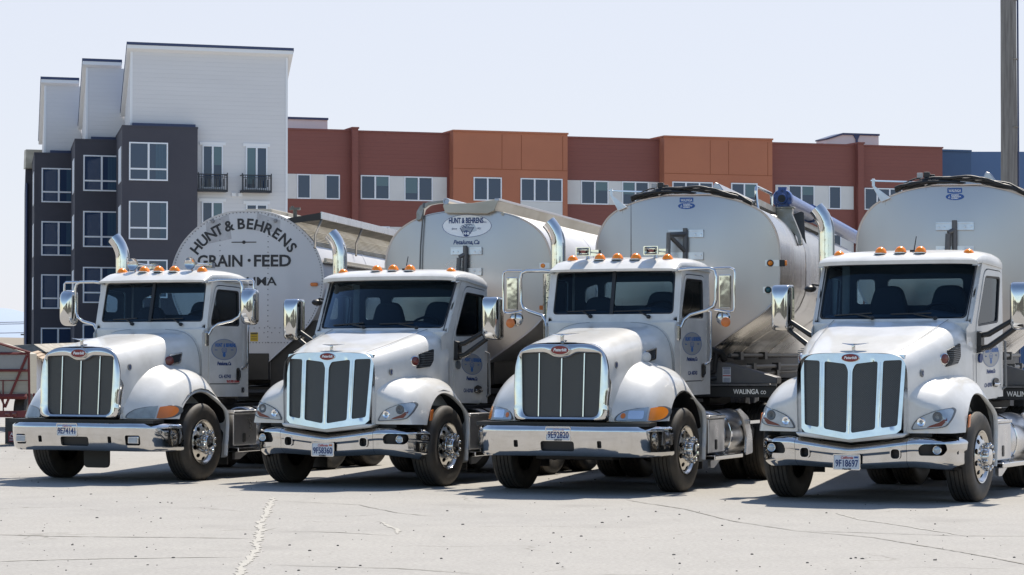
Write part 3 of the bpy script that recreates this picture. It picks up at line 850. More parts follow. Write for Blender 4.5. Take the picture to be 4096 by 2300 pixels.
    P = dict(glass=(.812, 2.15, 1.85, .800, 2.69, 1.975), frame=(.868, 2.045, .848, 2.735), vee=.045, split=True, side=sx, tumble=.02, rear=2.82, zb=1.13, zr=2.735, yA=1.74,
             door=[(1.885, 1.30), (2.655, 1.30), (2.675, 2.64), (2.06, 2.66), (1.885, 2.12)], door_r=[.03, .10, .08, .10, .05], door_in=[(.012, .012), (-.012, .012), (-.012, -.012), (.01, -.012), (.012, -.005)],
             win=[(1.945, 2.095), (2.60, 2.095), (2.60, 2.585), (2.09, 2.60), (1.94, 2.17)], win_in=[(1, 1), (-1, 1), (-1, -1), (.6, -1), (1, 0)],
             rearwin=[[(-.47, 2.27), (.47, 2.27), (.47, 2.575), (-.47, 2.575)], [(-.74, 2.30), (-.56, 2.30), (-.56, 2.56), (-.74, 2.50)]],
             roof=[(1.785, .855, 2.705, 2.722, 3.5), (1.86, .855, 2.72, 2.766, 4), (1.95, .852, 2.735, 2.815, 4.5), (2.02, .86, 2.738, 2.842, 4.5), (2.10, .885, 2.738, 2.856, 4), (2.3, .94, 2.735, 2.878, 3.6), (2.5, .965, 2.728, 2.88, 3.4), (2.68, .972, 2.72, 2.86, 3.4), (2.79, .972, 2.71, 2.815, 3.6), (2.835, .965, 2.70, 2.765, 4)],
             lipv=.055, lipd=.028, markers=[(-.645, 2.11, 2.825), (-.245, 2.045, 2.84), (0, 2.03, 2.843), (.243, 2.045, 2.84), (.645, 2.11, 2.825)], seats=[(.43, 0.), (-.43, .06)])
    body, doors = cab(root, P)
    wiper(root, (-.28, 1.80, 2.125), (-.40, 1.83, 2.19), (-.62, 1.855, 2.185), (-.22, 1.83, 2.20)); wiper(root, (.50, 1.80, 2.115), (.36, 1.825, 2.19), (.02, 1.805, 2.185), (.52, 1.83, 2.195))
    d = doors[1]
    # sign on the driver's door
    oval_decal(d, sx, 2.24, 1.775, .30, .145, .007)
    t = MB(); door_text(t, sx, 2.24, 1.562, .008, 'Petaluma,Ca', .066, .33, .25, .003); t.build('town_lettering', 'navy', d, smooth=0)
    t = MB(); door_text(t, sx, 2.26, 1.385, .008, 'CA 43743', .066, .28); t.build('number_lettering', 'navy', d, smooth=0)
    if o.get('red_text'):
        t = MB(); door_text(t, sx, 2.45, 1.325, .008, 'TRUCK FEED LOADING', .042, .30); t.build('red_lettering', 'red_print', d, smooth=0)
        t = MB(); door_text(t, sx, 2.69, 1.185, .003, '80', .10, .07, bold=.004); t.build('unit_lettering', 'letter_black', body, smooth=0)
    rv = MB()
    for yy, zz in line_pts((1.93, 2.075), (2.64, 2.075), .055) + line_pts((2.70, 2.66), (2.72, 1.18), .075) + line_pts((2.79, 2.66), (2.79, 1.16), .075) + line_pts((1.95, 1.165), (2.78, 1.165), .06):
        rv.lathe([(.008, 0), (.006, .004), (0, .005)], (sx(yy) - .02 * max(0, zz - 2.05) + (.006 if yy < 2.66 and zz > 1.3 else 0), yy, zz), 'x', 6, 1)
    rv.build('rivets', 'cab_white', body, smooth=60)
    for s, dd in ((-1, doors[0]), (1, doors[1])):
        xh = s * (sx(2.55) + .012)
        h = MB().prism(rrect(2.52, 2.60, 1.345, 1.525, .03), 'yz', xh, xh + s * .01).build('handle_recess', 'black', dd, smooth=0)
        MB().tube([(xh + s * .012, 2.55, 1.51), (xh + s * .03, 2.56, 1.48), (xh + s * .03, 2.56, 1.40), (xh + s * .012, 2.55, 1.37)], .014, 8).build('handle', 'black', dd)
        gx = s * (sx(2.74) + .04)
        gh = MB().tube([(gx - s * .04, 2.73, 2.20), (gx, 2.75, 2.18), (gx, 2.75, 1.62), (gx - s * .01, 2.72, 1.54), (gx - s * .05, 2.66, 1.51)], .016, 8); gh.build('grab_handle', 'chrome_bar', root)
        hb = MB().box(*sorted((s * .84, s * .905)), 1.80, 1.885, 1.82, 2.02); hb.build('mirror_bracket', 'chrome_bar', root, smooth=0, bevel=.02)
    # air horns
    for x in (-.46, .46):
        if o['horn'] == 'round':
            h = MB().lathe([(.0, .05), (.06, .02), (.085, .0), (.088, -.006), (.086, .004), (.064, .03), (.036, .08), (.022, .16), (.016, .50), (.024, .52)], (x, 2.10, 2.955), 'y', 28)
            h.box(x - .06, x + .05, 2.60, 2.68, 2.91, 2.985)
        else:
            h = MB(); zc = 2.95
            f0 = rrect(x - .098, x + .098, zc - .056, zc + .056, .012, 3); rr = []
            for (k, y) in ((1., 2.02), (1., 1.995), (.86, 1.995), (.80, 2.02), (.5, 2.05), (.01, 2.05)): rr.append([(x + (a - x) * k, y, zc + (b_ - zc) * k) for a, b_ in f0])
            h.grid(rr, True)
            h.grid([[(x + (a - x) * k, y, zc + (b_ - zc) * k) for a, b_ in f0] for k, y in ((1., 2.02), (.45, 2.10), (.18, 2.2), (.14, 2.42))], True)
            h.hexa([(x - .06, 2.42, 2.905), (x + .05, 2.42, 2.905), (x + .05, 2.50, 2.905), (x - .06, 2.50, 2.905), (x - .06, 2.42, 2.985), (x + .05, 2.42, 2.985), (x + .05, 2.5, 2.985), (x - .06, 2.5, 2.985)])
        h.tube([(x + .0, 2.17, 2.86), (x, 2.17, 2.94)], [.03, .012], 8)
        h = h.build('air_horn', 'chrome', root, smooth=50)
        if o['horn'] != 'round': MB().prism(ellipse(x, 2.95, .036, .02), 'xz', 2.008, 2.016).build('emblem', 'badge_red', h, smooth=0)
    # mirrors
    for s in (-1, 1):
        X = lambda x: s * x
        br = MB()
        if o['mirror'] == 'oval':
            br.tube([(X(.83), 1.93, 2.695), (X(1.02), 1.98, 2.715), (X(1.27), 2.0, 2.715), (X(1.325), 2.0, 2.69), (X(1.345), 2.0, 2.62), (X(1.335), 2.0, 2.30), (X(1.30), 2.0, 2.22), (X(1.20), 1.99, 2.165), (X(1.0), 1.95, 2.12), (X(.93), 1.90, 2.06), (X(.90), 1.87, 1.98)], .020, 10)
            br.tube([(X(1.30), 2.0, 2.715), (X(1.50), 2.0, 2.715), (X(1.525), 2.0, 2.69), (X(1.525), 2.0, 2.58)], .016, 8)
            br.tube([(X(1.335), 2.0, 2.20), (X(1.47), 2.01, 2.17)], .014, 8)
            br = br.build('mirror_bracket', 'chrome_bar', root)
            m = MB(); rows = []
            cx, cz = X(1.455), 2.355
            ol = rpoly([(cx - .115, cz - .25), (cx + .115, cz - .25), (cx + .115, cz + .25), (cx - .115, cz + .25)], .085, 6)
            pillow(m, cx, cz, ol, 2.01, .13, .05, .75); m.build('mirror', 'chrome', root, smooth=70)
            MB().prism([(cx + (a - cx) * .96, cz + (b_ - cz) * .96) for a, b_ in ol], 'xz', 2.060, 2.064).build('mirror_glass', 'black', root, smooth=0)
        else:
            br.tube([(X(.84), 1.93, 2.70), (X(1.0), 1.98, 2.715), (X(1.24), 2.0, 2.715), (X(1.305), 2.0, 2.69), (X(1.325), 2.0, 2.61), (X(1.32), 2.0, 2.32), (X(1.29), 2.0, 2.24), (X(1.2), 1.99, 2.195), (X(1.0), 1.95, 2.14), (X(.93), 1.90, 2.07), (X(.90), 1.87, 1.98)], .022, 10)
            br.tube([(X(1.30), 2.0, 2.715), (X(1.50), 2.0, 2.72), (X(1.555), 2.0, 2.70), (X(1.565), 2.0, 2.66), (X(1.565), 2.0, 2.23), (X(1.55), 2.0, 2.185), (X(1.50), 2.0, 2.17), (X(1.30), 2.0, 2.20)], .015, 8)
            br = br.build('mirror_bracket', 'chrome_bar', root)
            m = MB().box(*sorted((X(1.365), X(1.515))), 1.985, 2.03, 2.215, 2.635).build('mirror', 'chrome', root, smooth=0, bevel=.012)
            sp = MB().lathe([(0, .015), (.05, .01), (.085, -.01), (.095, -.03), (.09, -.03)], (X(1.40), 2.02, 2.10), 'y', 22, -1).tube([(X(1.40), 2.0, 2.20), (X(1.40), 2.0, 2.10)], .01, 6)
            sp.build('spot_mirror', 'chrome', root)
            MB().lathe([(0, -.02), (.045, -.018), (.06, -.008), (.062, .0), (0, .012)], (X(1.455), 1.98, 2.045), 'y', 20).build('mirror_reflector', 'amber_dark', root)
    stack(root, -1.20, 2.98, .098, o.get('shield', False))
    if o.get('shield'): MB().tube([(-1.02, 2.9, 2.42), (-1.10, 2.86, 2.42), (-1.13, 2.85, 2.38), (-1.13, 2.85, 1.5)], .02, 8).build('grab_handle', 'chrome_bar', root)
    if o.get('aerial'): MB().tube([(0.10, 2.25, 2.87), (.10, 2.25, 2.92), (.10, 2.25, 3.65)], [.012, .006, .003], 6).build('aerial', 'black', root)
    fl = MB().prism(rpoly([(-.52, .18), (-.12, .18), (-.12, .50), (-.52, .50)], .07), 'xz', 1.0, 1.03)
    if o.get('flap'): fl.build('mud_flap', 'black', root, smooth=0)
    for s in (-1, 1):
        mf = MB().box(*sorted((s * .9, s * 1.16)), 1.93, 1.95, .22, .8); mf.build('mud_guard', 'black', root, smooth=0)
    TILT = None
    return root

# ------------------------------------------------------------------ tractor with one-piece windscreen and V bumper
TABB = [(.33, .655, 1.695), (.62, .735, 1.765), (1.03, .865, 1.88), (1.44, .945, 1.985), (1.7, .975, 2.045), (1.86, .985, 2.06)]
def truck_b(o):
    global TILT
    root = thing('semi_truck', o['label'], 'semi truck', o['loc'], -R(o['yaw']), 'white feed trucks parked in a row')
    TILT = o['tilt']; FEN.update(az=.92, ymin=.355, px=3.4, py=2.7, pz=2.5, rx=.585)
    chassis(root, o['axles'], (o['tank'], o['tank'] + 1.9))
    for s in (-1, 1): wheel(root, s * 1.23, AX, s); fender(s, root, .80, .60)
    hood(root, TABB, .335, 1.80, 6.0, .80)
    ap = MB()
    ap.prism([(-.66, .80), (.66, .80), (.62, .755), (0, .69), (-.62, .755)], 'xz', .27, .5)
    ap.build('valance', 'white', root, smooth=30, bevel=.02); ap = MB()
    ap.prism([(x * .985, z - .012) for x, z in sup(.655, 1.15, 1.695, 6.0)] + [(.64, .82), (-.64, .82)], 'xz', .43, .45); ap.build('bulkhead', 'white', root, smooth=0); ap = MB()
    ap.box(-.955, .955, 1.70, 1.86, 1.10, 2.02)
    ap.build('cowl', 'white', root, smooth=30, bevel=.02)
    # chrome grille frame with four openings
    gy = lambda x, z: .228 + (z - .77) * .088 + .075 * (abs(x) / .6) ** 2
    outer = [(-.60, 1.675), (-.3, 1.692), (0, 1.698), (.3, 1.692), (.60, 1.675), (.622, 1.60), (.588, .845), (.54, .800), (0, .728), (-.54, .800), (-.588, .845), (-.622, 1.60)]
    def four(grow=0.):
        g = grow
        out = []
        for s in (-1, 1):
            a = [(s * (.025 + .0 - g), 1.50 + g), (s * (.06 - g * .5), 1.575 + g), (s * (.315 + g), 1.605 + g), (s * (.302 + g), .845 - g), (s * (.028 - g), .80 - g)]
            b = [(s * (.375 - g), 1.61 + g), (s * (.582 + g), 1.618 + g), (s * (.548 + g), .885 - g), (s * (.365 - g), .858 - g)]
            if s < 0: a.reverse(); b.reverse()
            out += [rpoly(a, .03), rpoly(b, .03)]
        return out
    g = MB(); panel(g, outer, four(), lambda x, z: (x, gy(x, z) - .006, z), .05, rim=(0, .04, 0), edge=(0, .17, 0))
    g.build('grille_surround', 'chrome', root, smooth=50)
    for q in four(.004):
        m = MB(); panel(m, q, [], lambda x, z: (x, gy(x, z) + .018, z), .06); m.build('grille', 'wire', root, smooth=0)
    for x in (-.345, 0, .345):
        zt, zl = (1.595, .865) if x else (1.50, .79)
        MB().tube([(x, gy(x, zt) + .004, zt), (x * .99, gy(x, (zt + zl) / 2) + .002, (zt + zl) / 2), (x * .975, gy(x, zl) + .004, zl)], [.012, .022, .012], 12).build('grille_bar', 'chrome', root, smooth=70)
    badge(root, 0, .30, 1.642, .100, .042)
    ornament(root, 0, .40, 1.695, .155)
    for s in (-1, 1): headlight(root, s, [(.69, .842), (.735, .93), (.80, .985), (.95, 1.045), (1.105, 1.082), (1.135, 1.05), (1.125, .96), (1.09, .885), (1.0, .862)], 'b')
    # three-piece bumper
    plan = [(0, .238), (.3, .242), (.64, .262), (.82, .295), (.95, .345), (1.05, .42), (1.13, .52), (1.18, .63), (1.21, .75), (1.222, .85)]
    arc = [0.]
    for a, b in zip(plan, plan[1:]): arc.append(arc[-1] + sqrt((a[0] - b[0]) ** 2 + (a[1] - b[1]) ** 2))
    U = arc[-1]
    def bp(u, v):
        s = 1 if u >= 0 else -1; au = abs(u)
        x, y = lerp_tab([(q, *p) for q, p in zip(arc, plan)], au)
        zt = .660 + .10 * min(1, au / .72) ** 1.15; zb = .385 + .03 * min(1, au / .66) - .075 * max(0, (au - .75) / (U - .75)) ** 1.3
        z = zb + (zt - zb) * v
        dy = .085 * max(0, (v - .80) / .2) ** 1.6 + .10 * max(0, (.22 - v) / .22) ** 1.3 + (.018 if v < .55 else .018 * (1 - min(1, (v - .55) / .05)))
        f_ = min(1, max(0, (au - .6) / .75)); nx, ny = -f_ * .85, 1 - .6 * f_
        return (s * (x + nx * dy), y + ny * dy, z)
    def vz(u, z):
        au = abs(u); zt = .660 + .10 * min(1, au / .72) ** 1.15; zb = .385 + .03 * min(1, au / .66) - .075 * max(0, (au - .75) / (U - .75)) ** 1.3
        return (z - zb) / (zt - zb)
    def hl(poly): return [(u, vz(u, z)) for u, z in poly]
    tows = [hl(rrect(c - .052, c + .052, .518, .628, .035)) for c in (-.535, .535)]
    fog = [hl(rpoly([(s * .80, .555), (s * 1.07, .550), (s * 1.13, .60), (s * 1.11, .68), (s * .84, .685), (s * .79, .64)][::s], .03)) for s in (-1, 1)]
    outer = [(-U, 0), (U, 0), (U, 1), (-U, 1)]
    b = MB(); parts = [[(-U, .0), (-.663, 0), (-.663, 1), (-U, 1)], [(-.659, 0), (.659, 0), (.659, 1), (-.659, 1)], [(.663, 0), (U, 0), (U, 1), (.663, 1)]]
    for pr, hs in zip(parts, ([fog[0]], tows, [fog[1]])): panel(b, pr, hs, bp, .04, rim=(0, .05, 0), edge=(0, .012, 0))
    bu = b.build('bumper', 'chrome', root, smooth=50)
    k = MB(); panel(k, [(-U * .95, .12), (U * .95, .12), (U * .95, .9), (-U * .95, .9)], [], lambda u, v: tuple(Vector(bp(u, v)) + Vector((-.06 * max(-1, min(1, u / 1.1)), .07, 0))), .12)
    k.box(-.9, .9, .45, .62, .60, .80); k.box(-.8, .8, .42, .6, .44, .62)
    k.build('bumper_backing', 'black', root, smooth=30)
    for s in (-1, 1):
        c = bp(s * 1.0, vz(1.0, .615)); c = (c[0] , c[1] + .015, c[2])
        f = MB().lathe([(.05, .0), (.048, -.014), (.042, -.012), (.04, -.004), (.02, .006), (0, .008)], c, 'y', 22).build('fog_light', 'chrome_bar', root)
        MB().lathe([(.040, -.008), (.02, -.013), (0, -.014)], c, 'y', 18).build('lens', 'lens', f)
        l = MB()
        for w in ((.045, .055),):
            o1 = rrect(s * .535 - .060, s * .535 + .060, .510, .636, .042); o2 = rrect(s * .535 - .050, s * .535 + .050, .520, .626, .034)
            yb = bp(.535, .6)[1]
            l.grid([[(x, yb + .004, z) for x, z in o1], [(x, yb - .010, z) for x, z in o1], [(x, yb - .010, z) for x, z in o2], [(x, yb + .03, z) for x, z in o2]], True)
        l.build('tow_ring', 'chrome_bar', bu)
        ml = MB().prism(rpoly([(.735, .98), (.80, .995), (.765, .86), (.705, .85)], .008), 'yz', s * 1.232, s * 1.245)
        ml.build('side_marker', 'amber_dark', root, smooth=0)
    plate(root, (-.02, .222, .475), o['number'], o['sticker'], o.get('plate_bottom'), .31, .165)
    # louvred side vents
    for s in (-1, 1):
        hx = lambda y, z: s * (hood_side_x(TABB, y, z, 6.0, .80) + .006)
        po_ = rpoly([(1.13, 1.70), (1.44, 1.775), (1.40, 1.62), (1.33, 1.545), (1.05, 1.515), (1.13, 1.60)], .02)
        v = MB(); v.grid([[(hx(y, z) - s * .012, y, z) for y, z in po_], [(hx(y, z) + s * .008, y, z) for y, z in po_]], True)
        panel(v, po_, [], lambda y, z: (hx(y, z) + s * .004, y, z), .05)
        v = v.build('side_vent', 'black', root, smooth=30)
        lo = MB()
        for kz in range(9):
            z = 1.545 + .022 * kz; L = [y for y in (1.05 + .005 * j for j in range(90)) if inside(po_, y, z)]
            if len(L) > 3: lo.box(*sorted((hx(L[0], z) , hx(L[-1], z) + s * .010)), L[0] + .01, L[-1] - .01, z - .004, z + .004)
        lo.build('louvre', 'lamp_rim', v, smooth=0)
        c = (hx(1.03, 1.608) + s * .0, 1.03, 1.608)
        sm_ = Matrix.Translation(c) @ Matrix.Rotation(-s * R(34), 4, 'Z')
        MB().lathe([(.066, -.03), (.066, .010), (.056, .016), (.054, .010)], (0, 0, 0), 'x', 22, s).xf(sm_).build('signal_ring', 'chrome_bar', v)
        MB().lathe([(.054, .008), (.03, .018), (0, .02)], (0, 0, 0), 'x', 20, s).xf(sm_).build('turn_signal', 'red_lens', v)
    hood_button(root, .62, 1.46, hood_side_x(TABB, .62, 1.46, 6.0, .80))
    cr = MB()
    for s in (-1, 1): cr.tube([(s * .52, .36, 1.700), (s * .60, .8, 1.812), (s * .66, 1.3, 1.945), (s * .70, 1.72, 2.043)], .0035, 5)
    cr.build('hood_seam', 'belt', root)
    # cab
    sx = lambda y: .965 + (y - 1.9) * .06
    P = dict(glass=(.90, 2.055, 1.655, .925, 2.70, 2.015), frame=(.955, 1.99, .962, 2.735), bow=.11, vee=.0, split=False, side=sx, tumble=.012, rear=2.86, zb=1.10, zr=2.70, yA=1.62,
             door=[(1.93, 1.08), (2.72, 1.08), (2.84, 2.60), (2.25, 2.64), (1.925, 1.98)], door_r=[.06, .12, .08, .12, .08], door_in=[(.012, .012), (-.012, .012), (-.012, -.012), (.01, -.012), (.012, -.005)],
             win=[(1.99, 1.955), (2.68, 1.985), (2.78, 2.53), (2.27, 2.55), (1.99, 2.02)], win_in=[(1, 1), (-1, 1), (-1, -1), (.6, -1), (1, 0)],
             rearwin=[[(-.80, 2.22), (-.56, 2.22), (-.56, 2.52), (-.80, 2.52)], [(-.40, 2.20), (.55, 2.20), (.55, 2.52), (-.40, 2.52)]],
             roof=[(1.87, .985, 2.70, 2.745, 4), (1.90, .985, 2.722, 2.768, 4.5), (1.98, .985, 2.728, 2.80, 4.5), (2.1, .99, 2.725, 2.832, 4.2), (2.25, 1.0, 2.72, 2.855, 4), (2.45, 1.015, 2.70, 2.865, 3.8), (2.65, 1.025, 2.68, 2.855, 3.8), (2.78, 1.028, 2.665, 2.825, 3.8), (2.87, 1.02, 2.65, 2.76, 4)],
             lipv=.10, lipd=.045, markers=[(-.80, 2.20, 2.79), (-.247, 2.11, 2.826), (0, 2.105, 2.83), (.245, 2.11, 2.826), (.805, 2.20, 2.785)], seats=[(.46, 0.), (-.30, .0)])
    body, doors = cab(root, P)
    wiper(root, (-.20, 1.64, 2.07), (-.42, 1.69, 2.115), (-.70, 1.74, 2.10), (-.22, 1.69, 2.125)); wiper(root, (.55, 1.70, 2.06), (.30, 1.68, 2.11), (.02, 1.675, 2.11), (.50, 1.71, 2.12))
    d = doors[1]; x0 = sx(2.03) + .030
    oval_decal(d, sx, 2.42, 1.605, .285, .140, .007)
    t = MB(); door_text(t, sx, 2.42, 1.395, .008, 'Petaluma,Ca', .066, .30, .25, .003); t.build('town_lettering', 'navy', d, smooth=0)
    t = MB(); door_text(t, sx, 2.32, 1.235, .008, 'CA 43743', .066, .25, .15); t.build('number_lettering', 'navy', d, smooth=0)
    MB().prism(ellipse(2.03, 1.585, .06, .055, 24), 'yz', x0 - .022, x0 + .0).build('round_badge', 'lamp_rim' if o['number'][2] == '5' else 'navy', d, smooth=0)
    for s, dd in ((-1, doors[0]), (1, doors[1])):
        xh = s * (sx(2.58) + .010)
        MB().prism(rpoly([(2.46, 1.24), (2.60, 1.22), (2.69, 1.25), (2.69, 1.315), (2.56, 1.335), (2.47, 1.31)], .03), 'yz', xh, xh + s * .008).build('handle_recess', 'black', dd, smooth=0)
        MB().tube([(xh + s * .006, 2.48, 1.265), (xh + s * .03, 2.54, 1.255), (xh + s * .03, 2.64, 1.262), (xh + s * .006, 2.69, 1.275)], .018, 8).build('handle', 'chrome_bar', dd)
        gx = s * (sx(2.8) + .04)
        MB().tube([(gx - s * .05, 2.80, 1.78), (gx, 2.83, 1.76), (gx, 2.86, 1.22), (gx - s * .05, 2.84, 1.18)], .016, 8).build('grab_handle', 'belt', root)
        ar = MB(); m0 = Vector((s * 1.0, 2.0, 1.76)); h1 = Vector((s * 1.37, 2.05, 1.99))
        ar.hexa([(s * .975, 1.93, 1.645), (s * 1.03, 1.93, 1.66), (s * 1.03, 2.06, 1.66), (s * .975, 2.06, 1.645), (s * .985, 1.93, 1.90), (s * 1.03, 1.93, 1.88), (s * 1.03, 2.06, 1.88), (s * .985, 2.06, 1.90)])
        ar.tube([(s * 1.0, 2.0, 1.85), (s * 1.10, 2.0, 1.865), (s * 1.38, 2.05, 2.03)], [.032, .034, .028], 8); ar.tube([(s * 1.0, 2.0, 1.70), (s * 1.10, 2.01, 1.715), (s * 1.40, 2.05, 1.93)], [.036, .036, .030], 8)
        ar.build('mirror_arm', 'black', root, smooth=50)
        cx, cz = s * 1.475, 2.19; ml = MB()
        ol = rpoly([(cx - .118, cz - .275), (cx + .118, cz - .275), (cx + .118, cz + .28), (cx - .118, cz + .28)], [.06, .06, .045, .045], 5); rows = []
        pillow(ml, cx, cz, ol, 2.02, .10, .12, .45); ml.build('mirror', 'chrome', root, smooth=70)
        MB().prism([(cx + (a - cx) * .95, cz + (b_ - cz) * .97) for a, b_ in ol], 'xz', 2.145, 2.15).build('mirror_glass', 'black', root, smooth=0)
    # look-down mirror over the kerb-side window, aerial
    MB().tube([(-1.0, 2.05, 2.46), (-1.08, 2.05, 2.47), (-1.12, 2.05, 2.44)], .014, 8).ell((-1.12, 2.06, 2.42), .07, .10, .045, 14, 8).build('look_down_mirror', 'black', root)
    ae = MB().box(.09, .17, 2.18, 2.27, 2.835, 2.868); ae.tube([(.13, 2.22, 2.86), (.155, 2.235, 3.03)], [.008, .006], 6); ae.build('aerial', 'black', root, smooth=40, bevel=.008)
    stack(root, o['stack'][0], o['stack'][1], .10, False, 1.0, 3.46)
    for s in (-1, 1):
        MB().box(*sorted((s * .9, s * 1.16)), 1.93, 1.95, .22, .8).build('mud_guard', 'black', root, smooth=0)
    TILT = None
    return root
# ------------------------------------------------------------------ tank trailers
HALF1 = [(0, 3.77), (.22, 3.762), (.43, 3.715), (.62, 3.63), (.80, 3.495), (.96, 3.325), (1.06, 3.15), (1.12, 2.98), (1.145, 2.82), (1.14, 2.65), (1.11, 2.48), (1.05, 2.33), (.98, 2.19), (.86, 2.04), (.53, 1.75), (.34, 1.58), (.22, 1.47)]
HALF2 = [(0, 3.68), (.3, 3.668), (.56, 3.627), (.78, 3.55), (.96, 3.44), (1.08, 3.31), (1.15, 3.16), (1.188, 3.0), (1.195, 2.86), (1.19, 2.52), (1.15, 2.33), (1.07, 2.18), (.95, 2.05), (.78, 1.91), (.51, 1.72), (.28, 1.56)]
HALF3 = [(0, 3.82), (.38, 3.795), (.68, 3.73), (.92, 3.63), (1.06, 3.53), (1.16, 3.39), (1.215, 3.25), (1.24, 3.08), (1.24, 2.66), (1.20, 2.48), (1.05, 2.25), (.53, 1.89), (.35, 1.75), (.22, 1.62)]
def smooth_half(H, n=4):
    out = []
    for i in range(len(H) - 1):
        p0 = Vector(H[i - 1]) if i else Vector((-H[1][0], H[1][1])); p1, p2 = Vector(H[i]), Vector(H[i + 1]); p3 = Vector(H[i + 2]) if i + 2 < len(H) else p2 * 2 - p1
        for j in range(n):
            t = j / n; out.append(tuple(.5 * ((2 * p1) + (p2 - p0) * t + (2 * p0 - 5 * p1 + 4 * p2 - p3) * t * t + (3 * p1 - p0 - 3 * p2 + p3) * t ** 3)))
    return out + [H[-1]]
def outline(H):
    h = smooth_half(H); return h + [(-x, z) for x, z in h[::-1]][:-1]
def out_x(H, z):
    """half width of the tank at height z (upper flank)"""
    best = 0
    for (x0, z0), (x1, z1) in zip(H, H[1:]):
        if min(z0, z1) <= z <= max(z0, z1) and abs(z1 - z0) > 1e-6: best = max(best, x0 + (x1 - x0) * (z - z0) / (z1 - z0))
    return best
def letters(mb, x, z, word, cap, width, y=-.004, bold=.012, rot=0.):
    k = cap / .729
    mb.text(word, k, at(x, y, z), width=width, bold=bold * k, ext=.002)
def rivet_rows(pts, r=.011, y=-.004):
    mb = MB()
    for x, z in pts: mb.lathe([(r, 0), (r * .8, r * .6), (0, r * .9)], (x, y + .004, z), 'y', 6, -1)
    return mb

def trailer(name, label, loc, yaw, H, mats, L=10.2):
    root = thing(name, label, 'tank trailer', (*loc, 0), -R(yaw), 'tank trailers behind the trucks')
    O = outline(H)
    sh = MB()
    ring = lambda k, y: [(x * k, y, 2.7 + (z - 2.7) * k) for x, z in O]
    sh.grid([ring(.995, .0), ring(1., .02), ring(1., 3.3), ring(1., 3.31), ring(1., 6.6), ring(1., 6.61), ring(1., L), ring(.995, L + .02)], True)
    sh.add(ring(.995, L + .02), [tuple(range(len(O)))])
    shell = sh.build('tank', mats[1], root, smooth=40)
    fm = MB(); panel(fm, [(x * .995, 2.7 + (z - 2.7) * .995) for x, z in O], [], lambda x, z: (x, -.001, z), .10)
    front = fm.build('front_head', mats[0], root, smooth=60)
    rim = MB(); rim.grid([ring(1.001, -.006), ring(1.004, -.008), ring(1.006, .018), ring(1.001, .03)], True); rim.grid([ring(.985, -.003), ring(.99, -.009), ring(1.001, -.009)], True)
    rim.build('head_rim', mats[2], root, smooth=50)
    for yy in (3.3, 6.6):
        b = MB(); b.grid([ring(1.001, yy - .04), ring(1.005, yy - .035), ring(1.005, yy + .035), ring(1.001, yy + .04)], True); b.build('band', mats[1], root, smooth=50)
    # running gear
    u = MB()
    for s in (-1, 1): u.box(s * .5 - .06, s * .5 + .06, .3, L - .3, 1.10, 1.28)
    u.box(-.3, .3, .3, L - .5, 1.25, 1.62)
    u.box(-1.0, 1.0, .15, 1.9, 1.12, 1.20)
    for y in (2.3, 4.5, 7): u.box(-.9, .9, y, y + .1, 1.15, 1.3)
    u.build('underframe', 'dark', root, smooth=0, bevel=.01)
    for s in (-1, 1):
        g = MB().box(*sorted((s * .62, s * .76)), 2.75, 2.9, .35, 1.2).box(*sorted((s * .56, s * .82)), 2.68, 2.97, .30, .36); g.build('landing_leg', 'dark', root, smooth=0)
    for y in (L - 2.4, L - 1.1):
        MB().tube([(-1, y, .51), (1, y, .51)], .07, 10).build('axle', 'dark', root)
        for s in (-1, 1):
            wheel(root, s * 1.22, y, s, rear=True); wheel(root, s * .88, y, s, rear=True)
    return root, front, shell

def hose_bracket(root, xc, zt, zb, hw, open_arm=False):
    b = MB(); b.box(xc - hw, xc + hw, -.045, -.012, zt - .05, zt + .05); b.box(xc - hw, xc + hw, -.06, -.012, zt + .035, zt + .05)
    b.box(xc - hw * 1.0, xc + hw, -.045, -.012, zb - .05, zb + .05); b.box(xc - hw, xc + hw, -.06, -.012, zb - .05, zb - .037)
    for x in (xc - hw * .85, xc - hw * .55, xc + hw * .55, xc + hw * .88):
        for z in (zt - .01, zb + .01): b.lathe([(.014, 0), (.012, .012), (0, .014)], (x, -.045, z), 'y', 8, -1)
    o = b.build('boom_bracket', 'alu', root, smooth=30)
    p = MB().tube([(xc + .0, -.10, zt + .07), (xc, -.10, zb - .12)], .032, 12); p.build('pivot_post', 'frame_grey', o)
    a = MB()
    if open_arm:
        q0, q1, q2 = Vector((xc, -.10, zt - .01)), Vector((xc - .18, -.36, zt - .03)), Vector((xc, -.10, zb + .06))
        a.tube([q0, q1], .034, 8); a.tube([q1, q1.lerp(q2, .35), q2], .03, 8); a.tube([q1 + Vector((0, 0, .03)), q1 + Vector((-.005, -.01, -.42))], .03, 8)
    else:
        a.tube([(xc - .075, -.14, zt - .10), (xc - .09, -.16, zb - .16)], .034, 8); a.tube([(xc, -.1, zt - .05), (xc - .075, -.14, zt - .09)], .03, 8)
    a.build('swing_arm', 'frame_grey', o)
    return o

